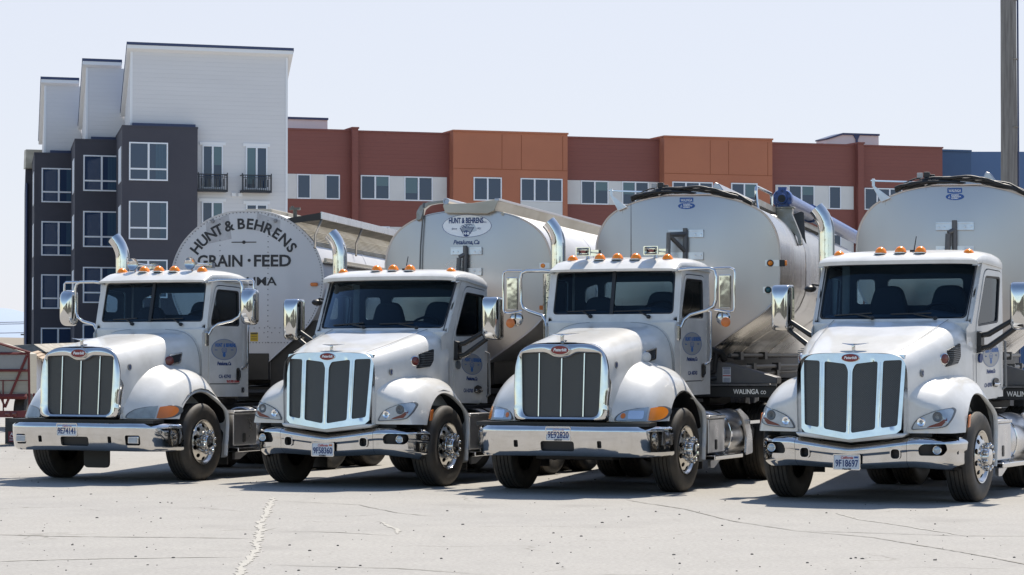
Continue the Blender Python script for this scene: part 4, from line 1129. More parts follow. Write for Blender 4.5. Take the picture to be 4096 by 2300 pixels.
# riveted trailer with the painted name
r1, f1, s1 = trailer('tank_trailer', 'old riveted white trailer with a domed end lettered GRAIN FEED', (-3.86, 37.3), 8.5, HALF1, ('tank_white', 'tank_white', 'tank_white'))
lt = MB(); CX, CZ, RR = -.05, 2.68, .905
for ch, a in zip('HUNT&BEHRENS', (-52.6, -43.2, -33.6, -25.2, -14.7, -2.9, 5.6, 14.6, 23.8, 32.9, 42.9, 52.5)):
    lt.text(ch, .155 / .729, Matrix.Translation((CX + RR * sin(R(a)), -.004, CZ + RR * cos(R(a)))) @ FRONT @ Matrix.Rotation(-R(a), 4, 'Z') @ Matrix.Translation((0, -.078, 0)), bold=.006, ext=.002)
lt.build('name_lettering', 'letter_black', f1, smooth=0)
lt = MB(); letters(lt, -.405, 2.958, 'GRAIN', .172, .675, bold=.026); letters(lt, .375, 2.958, 'FEED', .172, .555, bold=.026)
lt.prism(ellipse(.03, 3.045, .023, .023), 'xz', -.006, -.002)
lt.build('trade_lettering', 'letter_black', f1, smooth=0)
lt = MB(); letters(lt, -.08, 2.68, 'PETALUMA', .126, 1.03, bold=.02); lt.build('town_lettering', 'letter_black', f1, smooth=0)
lt = MB().box(-.235, .135, -.006, -.002, 3.303, 3.317); lt.prism(ellipse(-.05, 3.31, .026, .026), 'xz', -.0065, -.002)
lt.build('rule_ornament', 'letter_black', f1, smooth=0)
for pp in ([(-.625, 3.585), (-.28, 3.725), (-.235, 3.36), (-.59, 3.29)], [(.145, 3.735), (.495, 3.625), (.485, 3.45), (.135, 3.475)]):
    MB().prism(pp, 'xz', -.0025, -.001).build('patch_plate', 'patch', f1, smooth=0)
pts = [(x * .975, 2.7 + (z - 2.7) * .975) for x, z in resample(outline(HALF1), .06) if z > 2.0]
pts += line_pts((-.41, 3.72), (-.41, 2.05), .075) + line_pts((.31, 3.70), (.31, 1.85), .075) + line_pts((-.9, 2.06), (.88, 2.06), .075) + line_pts((-.7, 1.845), (.65, 1.845), .045) + line_pts((-.9, 1.99), (.83, 1.99), .11)
rivet_rows(pts, .010).build('rivets', 'rivet', f1, smooth=60)
for x in (-.52, .42): MB().lathe([(.03, -.004), (.026, -.02), (0, -.024)], (x, 0, 3.62), 'y', 12).build('plug', 'rivet', f1)
MB().prism(rrect(.05, .165, 1.865, 1.995, .005), 'xz', -.004, -.001).build('warning_label', 'yellow', f1, smooth=0)
t = MB()
for k in range(4): t.box(.062, .152, -.0055, -.004, 1.882 + .024 * k, 1.890 + .024 * k)
t.box(.055, .16, -.0055, -.004, 1.972, 1.99); t.build('label_print', 'letter_black', f1, smooth=0)
MB().box(-.9, .33, -.015, .3, 1.30, 1.69).build('gear_housing', 'black', r1, smooth=0, bevel=.01)
gp = MB().prism([(.34, 1.15), (.34, 1.58), (.98, 2.17), (1.06, 2.17), (1.06, 1.15)], 'xz', .05, .09); gp.build('hopper_gusset', 'dark', r1, smooth=0)
mk = MB().prism(rrect(.95, 1.06, 2.665, 2.715, .02), 'xz', -.05, -.004).build('marker_light', 'amber_dark', r1, bevel=.008)
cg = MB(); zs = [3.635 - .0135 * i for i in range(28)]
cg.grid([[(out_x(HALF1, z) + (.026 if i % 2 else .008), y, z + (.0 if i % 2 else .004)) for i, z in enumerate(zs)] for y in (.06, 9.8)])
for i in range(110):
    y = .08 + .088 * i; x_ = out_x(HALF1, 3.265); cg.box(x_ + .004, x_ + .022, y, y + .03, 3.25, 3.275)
cg.build('ribbed_panel', 'corr', r1, smooth=0)  # tan ribs set lengthwise along the upper flank
rl = MB().box(1.10, 1.20, .05, 9.9, 3.00, 3.025).box(1.13, 1.17, .05, 9.9, 3.025, 3.075); rl.build('rub_rail', 'trough', r1, smooth=0, bevel=.004)
rv = MB()
for i in range(90): rv.lathe([(.012, 0), (0, .010)], (1.20, .1 + i * .11, 3.012), 'x', 6)
rv.build('rail_rivets', 'rivet', r1, smooth=60)
# open grating catwalk along the shoulder; its bars shade the flank
dk = MB(); dz = lambda x: 3.585 + (x - .62) * .16
for i in range(15):
    x = .64 + .031 * i; dk.box(x - .006, x + .006, .04, 9.7, dz(x) + .03, dz(x) + .062)
for i in range(121):
    y = .05 + .08 * i; dk.hexa([(.63, y - .005, dz(.63) + .05), (1.09, y - .005, dz(1.09) + .05), (1.09, y + .005, dz(1.09) + .05), (.63, y + .005, dz(.63) + .05), (.63, y - .005, dz(.63) + .06), (1.09, y - .005, dz(1.09) + .06), (1.09, y + .005, dz(1.09) + .06), (.63, y + .005, dz(.63) + .06)])
dk = dk.build('catwalk', 'deck', r1, smooth=0)
MB().box(1.09, 1.115, 0, 9.75, 3.64, 3.745).build('edge_channel', 'alu', dk, smooth=0, bevel=.004)
MB().prism([(.60, 3.575), (1.10, 3.63), (1.10, 3.735), (.60, 3.655)], 'xz', .0, .035).build('end_plate', 'dark', dk, smooth=0)
MB().box(.60, .63, .04, 9.7, 3.57, 3.655).build('edge_channel', 'deck', dk, smooth=0)
for yy in (.06, 2.9, 5.6, 8.3): MB().tube([(1.10, yy, 3.65), (1.06, yy - .25, 3.40), (1.09, yy - .42, 3.20)], .016, 6).build('brace', 'deck', dk)
hc = MB().box(-.05, .34, .1, 9.5, 3.74, 3.80).build('hatch_coaming', 'trough', r1, smooth=0, bevel=.01)
vl = MB().tube([(.44, 1.15, 3.7), (.44, 1.15, 3.84)], .03, 8).box(.36, .52, 1.1, 1.18, 3.84, 3.875).tube([(.40, 1.15, 3.84), (.40, 1.15, 3.90)], .025, 8); vl.build('hatch_valve', 'deck', r1, smooth=30)

# trailer with the oval sign
BULGE = .09
r2, f2, s2 = trailer('tank_trailer', 'smooth aluminium trailer with a white oval company sign and a long open trough on top', (-.61, 35.6), 12.5, HALF2, ('tank_alu', 'tank_white', 'tank_alu'))
sg = MB().prism(ellipse(-.005, 3.46, .355, .162, 48), 'xz', -.004, -.001).build('oval_sign', 'decal_white', f2, smooth=0)
e = MB(); e.grid([[(x, -.0055, z) for x, z in ellipse(-.005, 3.46, .352, .160, 48)], [(x, -.0055, z) for x, z in ellipse(-.005, 3.46, .345, .154, 48)]], True)
e.text('HUNT & BEHRENS', .105, at(-.02, -.006, 3.50), width=.49, bold=.0035, ext=.001); e.text('Inc.', .04, at(.255, -.006, 3.50), ext=.001)
e.text('Since', .036, at(-.185, -.006, 3.41), shear=.2, ext=.001); e.text('1921', .036, at(.165, -.006, 3.41), shear=.2, ext=.001)
bw = [(-.10, 3.43), (-.055, 3.352), (.045, 3.352), (.095, 3.44)]
for a, b in zip(bw, bw[1:] + bw[:1]): e.tube([(a[0], -.006, a[1]), (b[0], -.006, b[1])], .0035, 4)
for k in range(5):
    t0 = k / 5; e.tube([(-.10 + .045 * t0, -.006, 3.43 - .078 * t0), (.095 - .05 * t0, -.006, 3.44 - .088 * t0)], .003, 4)
for cx, cz in ((-.065, 3.445), (-.03, 3.46), (.01, 3.465), (.05, 3.462), (-.045, 3.435), (0, 3.44)):
    e.tube([(cx + .022 * cos(R(a)), -.006, cz + .02 * sin(R(a))) for a in range(0, 181, 30)], .003, 4)
e.prism(ellipse(-.01, 3.353, .049, .043, 28), 'xz', -.0075, -.004)
e.text('Petaluma,Ca', .085, at(-.01, -.004, 3.205), width=.375, shear=.28, bold=.0022, ext=.001)
e.build('sign_lettering', 'navy', f2, smooth=0)
t = MB(); t.text('H·B', .055, at(-.01, -.0085, 3.336), bold=.0025, ext=.001); t.build('monogram', 'decal_white', f2, smooth=0)
hose_bracket(r2, 0, 3.11, 2.82, .22)
MB().tube([(-.62, -.05, 3.77), (-.63, -.05, 3.6), (-.655, -.05, 3.2), (-.665, -.05, 2.8)], .011, 6).tube([(-.62, -.05, 3.72), (-.62, -.05, 3.79)], .02, 8).build('hanging_chain', 'frame_grey', r2)
tr = MB(); tr.prism([(-.30, 3.64), (-.33, 3.735), (-.33, 3.765), (.10, 3.775), (.40, 3.82), (.46, 3.80), (.44, 3.765), (.40, 3.66), (.30, 3.62)], 'xz', -.10, 9.9)
tr = tr.build('boom_trough', 'trough', r2, smooth=30, bevel=.008)
MB().box(.40, .47, -.10, 9.9, 3.80, 3.835).build('trough_edge', 'tank_alu', tr, smooth=0, bevel=.006)
MB().tube([(.50, -.02, 3.625), (.50, 9.8, 3.625)], .025, 8).build('pipe', 'trough', tr)
gk = MB(); gp = [(-.72, 3.53), (-.725, 3.66), (-.67, 3.755), (-.56, 3.80), (-.42, 3.815), (-.33, 3.822), (-.33, 3.782), (-.43, 3.775), (-.54, 3.755), (-.615, 3.70), (-.64, 3.62), (-.65, 3.56)]
gk.prism(rpoly(gp, .02), 'xz', -.06, .04); gk = gk.build('goose_neck', 'steel', r2, smooth=30, bevel=.012)
MB().tube([(-.29, -.08, 3.805), (-.29, 9.6, 3.805)], .042, 16).lathe([(.0, -.082), (.026, -.082), (.03, -.10), (.045, -.10), (.047, -.06)], (-.29, 0, 3.805), 'y', 18).build('pipe', 'tank_alu', gk)
MB().prism(rrect(1.02, 1.15, 2.29, 2.35, .01), 'xz', -.012, -.004).build('marker_light', 'amber_dark', r2)
ml = MB().prism(rrect(1.02, 1.16, 2.86, 2.94, .01), 'xz', -.012, -.004).build('lamp_plate', 'alu', r2, smooth=0); MB().lathe([(.032, 0), (.03, .02), (0, .024)], (1.07, -.012, 2.90), 'y', 16, -1).build('marker_light', 'amber', ml)

def boom_trailer(label, loc, yaw, auger):
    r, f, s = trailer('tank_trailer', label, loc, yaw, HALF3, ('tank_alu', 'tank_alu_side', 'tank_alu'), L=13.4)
    MB().prism(rrect(-.095, .09, 3.705, 3.77, .008), 'xz', -.004, -.001).build('maker_plate', 'blue_paint', f, smooth=0)
    MB().prism(ellipse(0, 3.658, .115, .043, 36), 'xz', -.004, -.001).build('maker_oval', 'blue_paint', f, smooth=0)
    t = MB(); letters(t, -.002, 3.718, 'WALINGA', .036, .155, y=-.005, bold=.008)
    for k, wd in enumerate(('ENGINEERED', 'TRANSPORTATION', 'EQUIPMENT')): t.text(wd, .024, at(-.045, -.005, 3.672 - .021 * k), bold=.0006, ext=.001, align='LEFT', width=(.095, .12, .09)[k])
    t.tube([(-.08, -.005, 3.64), (-.07, -.005, 3.675), (-.062, -.005, 3.64)], .004, 4); t.build('maker_lettering', 'decal_white', f, smooth=0)
    hose_bracket(r, 0, 3.285, 2.985, .235, open_arm=auger)
    sm = MB()
    for x in (-.87, -.36): sm.box(x - .002, x + .002, -.004, -.001, 2.3, out_z(HALF3, abs(x)) - .02)
    sm.build('sheet_seam', 'rivet', f, smooth=0)
    for z, lens in ((2.885, 'amber'), (2.53, 'green_lens')):
        x1 = out_x(HALF3, z) - .06
        q = MB().prism(rrect(x1 - .13, x1 + .055, z - .042, z + .042, .01), 'xz', -.014, -.004).build('lamp_plate', 'alu', r, smooth=0)
        MB().lathe([(.045, 0), (.045, .02), (.034, .022)], (x1 - .06, -.014, z), 'y', 18, -1).build('lamp_ring', 'black', q)
        MB().lathe([(.034, .014), (.02, .026), (0, .03)], (x1 - .06, -.014, z), 'y', 16, -1).build('marker_light', lens, q)
        if lens == 'amber':
            MB().box(x1 + .06, x1 + .13, -.03, .03, z - .045, z + .045).build('lamp_bracket', 'black', r, smooth=0, bevel=.006)
            MB().prism(rrect(-.025, .055, z - .035, z + .035, .015), 'yz', x1 + .13, x1 + .155).build('side_lamp', 'amber', r, bevel=.006)
    # front bolster with the cast name
    b = MB().box(-1.2, 1.2, -.10, .0, 1.105, 1.255); b = b.build('bolster', 'black', r, smooth=0, bevel=.01)
    MB().box(-1.2, 1.2, -.125, .0, 1.257, 1.285).build('flange', 'frame_grey', b, smooth=0)
    fl = MB()
    for i in range(9): fl.lathe([(.018, 0), (.012, .015), (0, .017)], (-1.12 + .28 * i, -.125, 1.271), 'y', 8, -1)
    fl.build('bolts', 'frame_grey', b)
    t = MB(); letters(t, .80, 1.152, 'WALINGA', .066, .34, y=-.104, bold=.016); letters(t, 1.03, 1.152, 'CO', .045, .07, y=-.104, bold=.01); t.build('cast_lettering', 'alu', b, smooth=0)
    n = MB().prism([(-1.2, 1.285), (1.2, 1.285), (1.2, 1.37), (.55, 1.56), (.30, 1.60), (-.30, 1.60), (-.55, 1.56), (-1.2, 1.37)], 'xz', .0, .5); n.build('nose_box', 'frame_grey', r, smooth=0, bevel=.01)
    k = MB().prism(rrect(.475, .585, 1.305, 1.505, .006), 'xz', -.006, -.002).build('safety_label', 'decal_white', r, smooth=0)
    q = MB(); q.box(.482, .578, -.0075, -.006, 1.486, 1.50)
    for i in range(7): q.box(.486, .574, -.0075, -.006, 1.415 + .0095 * i, 1.419 + .0095 * i)
    for i in range(5): q.box(.486, .574, -.0075, -.006, 1.312 + .011 * i, 1.316 + .011 * i)
    q.build('label_print', 'navy', k, smooth=0); MB().box(.478, .582, -.0078, -.006, 1.385, 1.398).build('label_band', 'red_print', k, smooth=0)
    hz = MB()
    hz.tube([(.05, -.25, 1.50), (.22, -.2, 1.66), (.36, -.12, 1.73), (.46, -.06, 1.70), (.50, .02, 1.6)], .045, 10); hz.tube([(.40, -.1, 1.70), (.38, -.1, 1.45), (.2, -.1, 1.40)], .035, 8); hz.tube([(.1, -.2, 1.33), (.4, -.08, 1.36)], .03, 8); hz.tube([(.1, -.2, 1.42), (.38, -.08, 1.44)], .03, 8)
    hz.build('discharge_hose', 'hose', r)
    un = MB()
    for i, (z, x) in enumerate(((1.66, .50), (1.50, .62), (1.40, .52))):
        un.tube([(x, .5, z), (x, 9, z)], .028, 10)
        for yy in (1.3 + .5 * i, 4.1 + .7 * i): un.box(x - .05, x + .05, yy, yy + .3, z - .06, z + .05)
    un.build('auger_drive', 'frame_grey', r, smooth=30)
    # roof gear
    tp = MB(); tp.hexa([(-.38, -.06, 3.80), (.36, -.06, 3.80), (.36, 9.6, 3.80), (-.38, 9.6, 3.80), (-.38, -.06, 3.885), (.36, -.06, 3.895), (.36, 9.6, 3.895), (-.38, 9.6, 3.885)])
    tp.hexa([(.34, -.08, 3.86), (.52, -.08, 3.84), (.52, 9.6, 3.84), (.34, 9.6, 3.86), (.385, -.08, 3.965), (.44, -.08, 3.95), (.44, 9.6, 3.95), (.385, 9.6, 3.965)])
    tp.build('hatch_trough', 'tank_alu', r, smooth=0, bevel=.012)
    h = MB(); random.seed(5)
    for k in range(5):
        dz = .016 * k; pts = []
        for i in range(25):
            x = -.74 + 1.62 * i / 24; z = out_z(HALF3, abs(x)) + .025 + dz * (.5 + .5 * cos(x * 2)) + .012 * sin(i * .9 + k * 2)
            pts.append((x, -.05 - .012 * k + .03 * sin(i * .5 + k), z))
        h.tube(pts, .017 + .004 * (k % 2), 7)
    h.tube([(-.70, -.05, 3.74), (-.62, -.05, 3.84), (-.5, -.05, 3.89), (-.43, -.02, 3.90)], .010, 6); h.build('hydraulic_hoses', 'hose', r)
    wl = MB().box(-.47, -.40, -.06, .02, 3.90, 3.965).tube([(-.435, -.02, 3.88), (-.435, -.02, 3.92)], .012, 6); wl = wl.build('work_lamp', 'decal', r, smooth=0, bevel=.012)
    MB().box(-.39, -.31, -.06, .04, 3.90, 3.975).box(-.31, -.25, -.02, .04, 3.90, 3.945).build('motor', 'black', r, smooth=0, bevel=.01)
    ms = MB().prism([(-1.03, 3.80), (-1.0, 3.80), (-.80, 3.65), (-.92, 3.60)], 'xz', -.06, -.03).box(-1.035, -1.0, -.06, -.03, 3.80, 3.90)
    ms.build('mast_bracket', 'alu', r, smooth=0, bevel=.004); MB().tube([(-1.05, -.045, 3.875), (-.40, -.045, 3.845)], .011, 6).build('mast_rod', 'chrome_bar', r)
    gw = MB()
    for i in range(12): gw.box(.56 + .030 * i, .566 + .030 * i, .3, 9.8, 3.71, 3.735)
    for i in range(60): gw.box(.55, .92, .3 + .16 * i, .306 + .16 * i, 3.705, 3.73)
    gw.box(.545, .56, .3, 9.8, 3.68, 3.77); gw.box(.91, .925, .3, 9.8, 3.68, 3.76)
    gw.build('catwalk', 'steel', r, smooth=0)
    if auger:
        hr = MB().tube([(.93, .2, 3.60), (.91, .22, 3.72), (.90, .22, 3.86), (.90, .27, 3.915), (.90, .40, 3.925), (.90, 1.9, 3.93), (.90, 2.0, 3.90), (.90, 2.0, 3.70)], .022, 8); hr.build('hand_rail', 'chrome_bar', r)
        a = MB(); c = (1.0, 0, 3.885)
        a.lathe([(0, 2.36), (.07, 2.36), (.075, 2.40), (.055, 2.40)], c, 'y', 24); a.lathe([(.07, 2.42), (.135, 2.42), (.145, 2.45), (.145, 2.60), (.12, 2.62), (.12, 14.6), (0, 14.6)], c, 'y', 32)
        for q in range(8):
            t = 2 * pi * q / 8; a.lathe([(.016, 2.40), (.016, 2.43)], (1.0 + .115 * cos(t), 0, 3.885 + .115 * sin(t)), 'y', 8)
        a.box(.94, 1.06, 2.44, 2.58, 4.01, 4.055); a.lathe([(.121, 6.3), (.145, 6.3), (.145, 6.42), (.121, 6.42)], c, 'y', 28)
        a = a.build('auger_boom', 'blue_paint', r, smooth=45)
        MB().lathe([(0, 2.35), (.055, 2.35), (.05, 2.37)], c, 'y', 20).build('auger_bore', 'black', a)
        b = MB(); b.prism([(.86, 3.76), (1.15, 3.76), (1.14, 3.66), (1.26, 3.36), (1.28, 3.24), (1.235, 3.22), (1.21, 3.34), (1.05, 3.52), (.90, 3.66)], 'xz', 2.42, 2.60)
        b.box(.84, 1.17, 2.40, 2.62, 3.75, 3.775); b.build('boom_cradle', 'steel', r, smooth=0, bevel=.006)
        MB().prism([(1.0, 3.70), (1.16, 3.76), (1.20, 3.74), (1.22, 3.3), (1.235, 3.28), (1.20, 3.34), (1.08, 3.52)], 'xz', 3.45, 3.47).build('boom_gusset', 'frame_grey', r, smooth=0)
    return r
def out_z(H, x):
    for (x0, z0), (x1, z1) in zip(H, H[1:]):
        if x0 <= x <= x1: return z0 + (z1 - z0) * (x - x0) / (x1 - x0)
    return H[-1][1]
boom_trailer('aluminium trailer carrying a blue auger tube along its roof edge', (2.34, 34.2), 12.5, True)
boom_trailer('aluminium trailer cut by the photo edge, next to the wooden pole', (5.58, 32.2), 13, False)

BULGE = 0.
# ------------------------------------------------------------------ setting
def ground_mat():
    m, nt, p = new_mat('concrete_yard')
    v = coords(nt)
    big = noise(nt, v, .16, 5, .6); mid = noise(nt, v, 1.3, 6, .62); fine = noise(nt, v, 24, 6, .8); sp = noise(nt, coords(nt, (1, 1, 1)), 9, 5, .7)
    c = mixcol(nt, ramp(nt, mid, .33, .68), (.36, .345, .32), (.315, .302, .282))
    c = mixcol(nt, ramp(nt, big, .4, .66, 0, .55), c, (.385, .365, .33))
    c = mixcol(nt, ramp(nt, sp, .60, .72, 0, .4), c, (.26, .25, .235))
    c = mixcol(nt, ramp(nt, fine, .40, .66, 0, .8), c, (.225, .215, .20))
    st = noise(nt, v, .55, 3, .5); st2 = noise(nt, coords(nt, (2.2, .35, 1)), 1.0, 4, .6)
    c = mixcol(nt, ramp(nt, st, .62, .74, 0, .45), c, (.215, .205, .19))          # old oil patches
    c = mixcol(nt, ramp(nt, st2, .57, .70, 0, .38), c, (.26, .25, .232))          # drive lanes towards the trucks
    # fine cracks
    dist = nt.nodes.new('ShaderNodeTexNoise'); dist.inputs['Scale'].default_value = 1.1; dist.inputs['Detail'].default_value = 6
    nt.links.new(v, dist.inputs['Vector'])
    mx = nt.nodes.new('ShaderNodeMix'); mx.data_type = 'RGBA'; mx.blend_type = 'ADD'; mx.inputs[0].default_value = .9
    nt.links.new(v, mx.inputs[6]); nt.links.new(dist.outputs['Color'], mx.inputs[7])
    vo = nt.nodes.new('ShaderNodeTexVoronoi'); vo.feature = 'DISTANCE_TO_EDGE'; vo.inputs['Scale'].default_value = .34
    nt.links.new(mx.outputs[2], vo.inputs['Vector'])
    gate = ramp(nt, noise(nt, v, .7, 3), .52, .62)
    crack = math_n(nt, 'MULTIPLY', ramp(nt, vo.outputs['Distance'], .002, .008, 1, 0), gate)
    c = mixcol(nt, math_n(nt, 'MULTIPLY', crack, .6), c, (.16, .15, .13))
    nt.links.new(c, p.inputs['Base Color']); p.inputs['Roughness'].default_value = .9; p.inputs['Specular IOR Level'].default_value = .25
    h = math_n(nt, 'ADD', math_n(nt, 'MULTIPLY', fine, .6), math_n(nt, 'MULTIPLY', mid, 1.0))
    h = math_n(nt, 'SUBTRACT', h, math_n(nt, 'MULTIPLY', crack, 1.0))
    bump(nt, p, h, .22, .008)
    return m
M['ground'] = ground_mat()
M['sand'] = PM('sand_joint', (.385, .365, .325), .95, var=(9, (.345, .33, .295)), bmp=(40, .5, .01))
M['crack'] = PM('dark_joint', (.20, .19, .17), .95, var=(8, (.26, .24, .2)))
g = MB().add([(-1200, -900, 0), (1200, -900, 0), (1200, 2600, 0), (-1200, 2600, 0)], [(0, 1, 2, 3)])
tag(g.build('ground', 'ground', smooth=0), kind='structure')
def strip(pts, w, mat, jag=.3, seed=1):
    rnd = random.Random(seed); P = []
    for a, b in zip(pts, pts[1:]):
        a, b = Vector(a), Vector(b); k = max(2, int((b - a).length / .09)); P += [a.lerp(b, i / k) for i in range(k)]
    P.append(Vector(pts[-1])); mb = MB(); rows = []
    off = 0
    for i, p in enumerate(P):
        t = (P[min(i + 1, len(P) - 1)] - P[max(i - 1, 0)]).normalized(); n = Vector((-t.y, t.x)); off = off * .8 + rnd.uniform(-1, 1) * w * jag
        e = min(1, i / 4, (len(P) - 1 - i) / 4) + .05; w1 = w * e * rnd.uniform(.2, 1.2); w2 = w * e * rnd.uniform(.2, 1.2)
        rows.append([(*(p + n * (off + w1)), .004), (*(p + n * (off - w2)), .004)])
    tag(mb.grid(rows).build('ground_joint', mat, smooth=0), kind='structure')
strip([(-2.79, 30.12), (-2.62, 27.45), (-2.42, 24.65), (-2.22, 22.14), (-2.06, 19.0)], .045, 'sand', .35, 1)
strip([(1.3, 29.6), (1.41, 29.15), (1.86, 27.8), (2.24, 25.7), (2.69, 24.37), (3.32, 23.48), (3.55, 22.6), (3.87, 21.48), (4.2, 20.0)], .014, 'crack', .5, 2)
strip([(-4.96, 23.9), (-3.97, 23.58), (-3.16, 23.48), (-2.3, 23.33)], .022, 'crack', .5, 3)
strip([(-4.5, 20.7), (-3.69, 20.94), (-3.22, 21.06), (-2.2, 21.27)], .03, 'sand', .5, 4)
strip([(-2.67, 29.31), (-1.71, 28.54), (-1.21, 27.11), (-.77, 26.45)], .012, 'crack', .6, 5)
strip([(-2.02, 20.47), (-1.53, 20.28), (-.89, 20.09), (-.2, 19.55)], .014, 'crack', .6, 6)
strip([(-2.22, 24.37), (-1.64, 24.21), (-1.21, 23.84), (-1.02, 23.68)], .026, 'sand', .6, 7)
strip([(-1.37, 25.82), (-1.18, 25.1), (-1.06, 23.84)], .03, 'sand', .6, 8)
strip([(2.69, 24.37), (3.5, 24.0), (4.08, 23.7), (5.2, 23.58)], .018, 'crack', .6, 9)
strip([(3.42, 27.11), (3.5, 26.0), (3.76, 25.22), (4.08, 24.1), (4.21, 23.58)], .022, 'sand', .6, 10)
pb = MB(); rnd = random.Random(4)
for i in range(420):
    z = 19 + 26 * rnd.random() ** 1.5; x = rnd.uniform(-.215, .215) * z; r = rnd.choice((.004, .005, .006, .008, .012))
    M4 = Matrix.Translation((x, z, r * .3)) @ Matrix.Rotation(rnd.uniform(0, 6), 4, 'Z')
    s0 = len(pb.v); pb.ell((0, 0, 0), r * rnd.uniform(.8, 1.6), r, r * .7, 6, 3); pb.xf(M4, s0)
M['pebble'] = PM('dark_gravel', (.07, .065, .06), .9, var=(3, (.16, .15, .14)))
tag(pb.build('gravel', 'pebble', smooth=0), 'loose dark pebbles scattered over the concrete yard', 'gravel', kind='stuff')

# ------------------------------------------------------------------ apartment building
def siding(name, col, pitch=.2, depth=.6):
    m, nt, p = new_mat(name)
    tc = nt.nodes.new('ShaderNodeTexCoord'); sp = nt.nodes.new('ShaderNodeSeparateXYZ'); nt.links.new(tc.outputs['Object'], sp.inputs[0])
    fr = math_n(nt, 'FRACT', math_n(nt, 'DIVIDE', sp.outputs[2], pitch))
    lap_line = ramp(nt, fr, .0, .08, 1, 0)  # narrow darker line at the foot of each course
    n = noise(nt, coords(nt, (.15, .15, 1.2)), 1.5, 4)
    c = mixcol(nt, ramp(nt, n, .3, .75, 0, .5), col, tuple(k * .9 for k in col))
    nt.links.new(mixcol(nt, math_n(nt, 'MULTIPLY', lap_line, depth), c, tuple(k * .72 for k in col)), p.inputs['Base Color'])
    p.inputs['Roughness'].default_value = .7
    bump(nt, p, fr, .5, .03); return m
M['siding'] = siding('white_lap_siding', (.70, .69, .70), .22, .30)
M['trim'] = PM('white_trim', (.82, .82, .83), .6)
M['charcoal'] = PM('charcoal_stucco', (.070, .068, .083), .85, var=(.5, (.060, .059, .075)), bmp=(20, .2, .02))
M['roof_metal'] = PM('dark_blue_roof_edge', (.045, .06, .13), .4, .3)
M['red_stucco'] = siding('dark_red_siding', (.235, .080, .064), .22, .25)
M['orange_stucco'] = PM('orange_stucco', (.46, .172, .095), .85, var=(.3, (.42, .155, .088)), bmp=(15, .2, .02))
M['orange_joint'] = PM('stucco_joint', (.25, .075, .03), .9)
M['cream'] = PM('pale_panel', (.70, .69, .67), .8, var=(.6, (.64, .635, .62)))
M['blue_wall'] = PM('blue_siding', (.055, .105, .20), .7, var=(.5, (.05, .095, .185)))
M['blue_light'] = PM('light_blue_siding', (.085, .15, .28), .7)
M['vinyl'] = PM('window_vinyl', (.80, .82, .86), .5)
M['pane'] = PM('window_glass', (.028, .050, .105), .05, 0, 0, spec=.5)
M['pane_teal'] = PM('blind_behind_glass', (.09, .155, .19), .08, 0, 0, spec=.4)
M['curtain'] = PM('curtain_behind_glass', (.055, .105, .165), .15, 0, 0, spec=.4)
M['iron'] = PM('black_iron', (.02, .022, .03), .5)
BA = R(18.4)
def bld(name, label, cat='building', group=None): return thing(name, label, cat, (-11.7, 133, 0), BA, group)
def window(root, u0, u1, z0, z1, d, cols, split=None, blinds=(), curtain=(), fw=.07):
    """frame of bars with panes; cols: number of lights; split: height of the transom"""
    f = MB(); y0, y1 = d - .06, d + .02
    f.box(u0, u1, y0, y1, z0, z0 + fw); f.box(u0, u1, y0, y1, z1 - fw, z1)
    w = (u1 - u0) / cols
    f.box(u0, u0 + fw, y0, y1, z0 + fw, z1 - fw); f.box(u1 - fw, u1, y0, y1, z0 + fw, z1 - fw)
    for k in range(1, cols): f.box(u0 + w * k - fw * .7, u0 + w * k + fw * .7, y0, y1, z0 + fw, z1 - fw)
    if split:
        for k in range(cols): f.box(u0 + w * k + fw * (1 if k == 0 else .7), u0 + w * (k + 1) - fw * (1 if k == cols - 1 else .7), y0, y1, split - fw * .6, split + fw * .6)
    f = f.build('window', 'vinyl', root, smooth=0)
    MB().box(u0 + fw * .5, u1 - fw * .5, d - .02, d + .0, z0 + fw * .5, z1 - fw * .5).build('pane', 'pane', f, smooth=0)
    for k, fr in blinds:
        a, b = u0 + w * k + fw * 1.1, u0 + w * (k + 1) - fw * 1.1
        MB().box(a, b, d - .025, d - .021, z1 - fw - (z1 - z0 - 2 * fw) * fr, z1 - fw).build('blind', 'pane_teal', f, smooth=0)
    for k, fr in curtain:
        a, b = u0 + w * k + fw * 1.1, u0 + w * (k + 1) - fw * 1.1; c = MB(); n = 7; a2 = b - (b - a) * fr
        for i in range(n): c.box(a2 + (b - a2) * i / n, a2 + (b - a2) * (i + .8) / n, d - .026, d - .021, z0 + fw, z1 - fw)
        c.build('curtain', 'curtain', f, smooth=0)
    return f
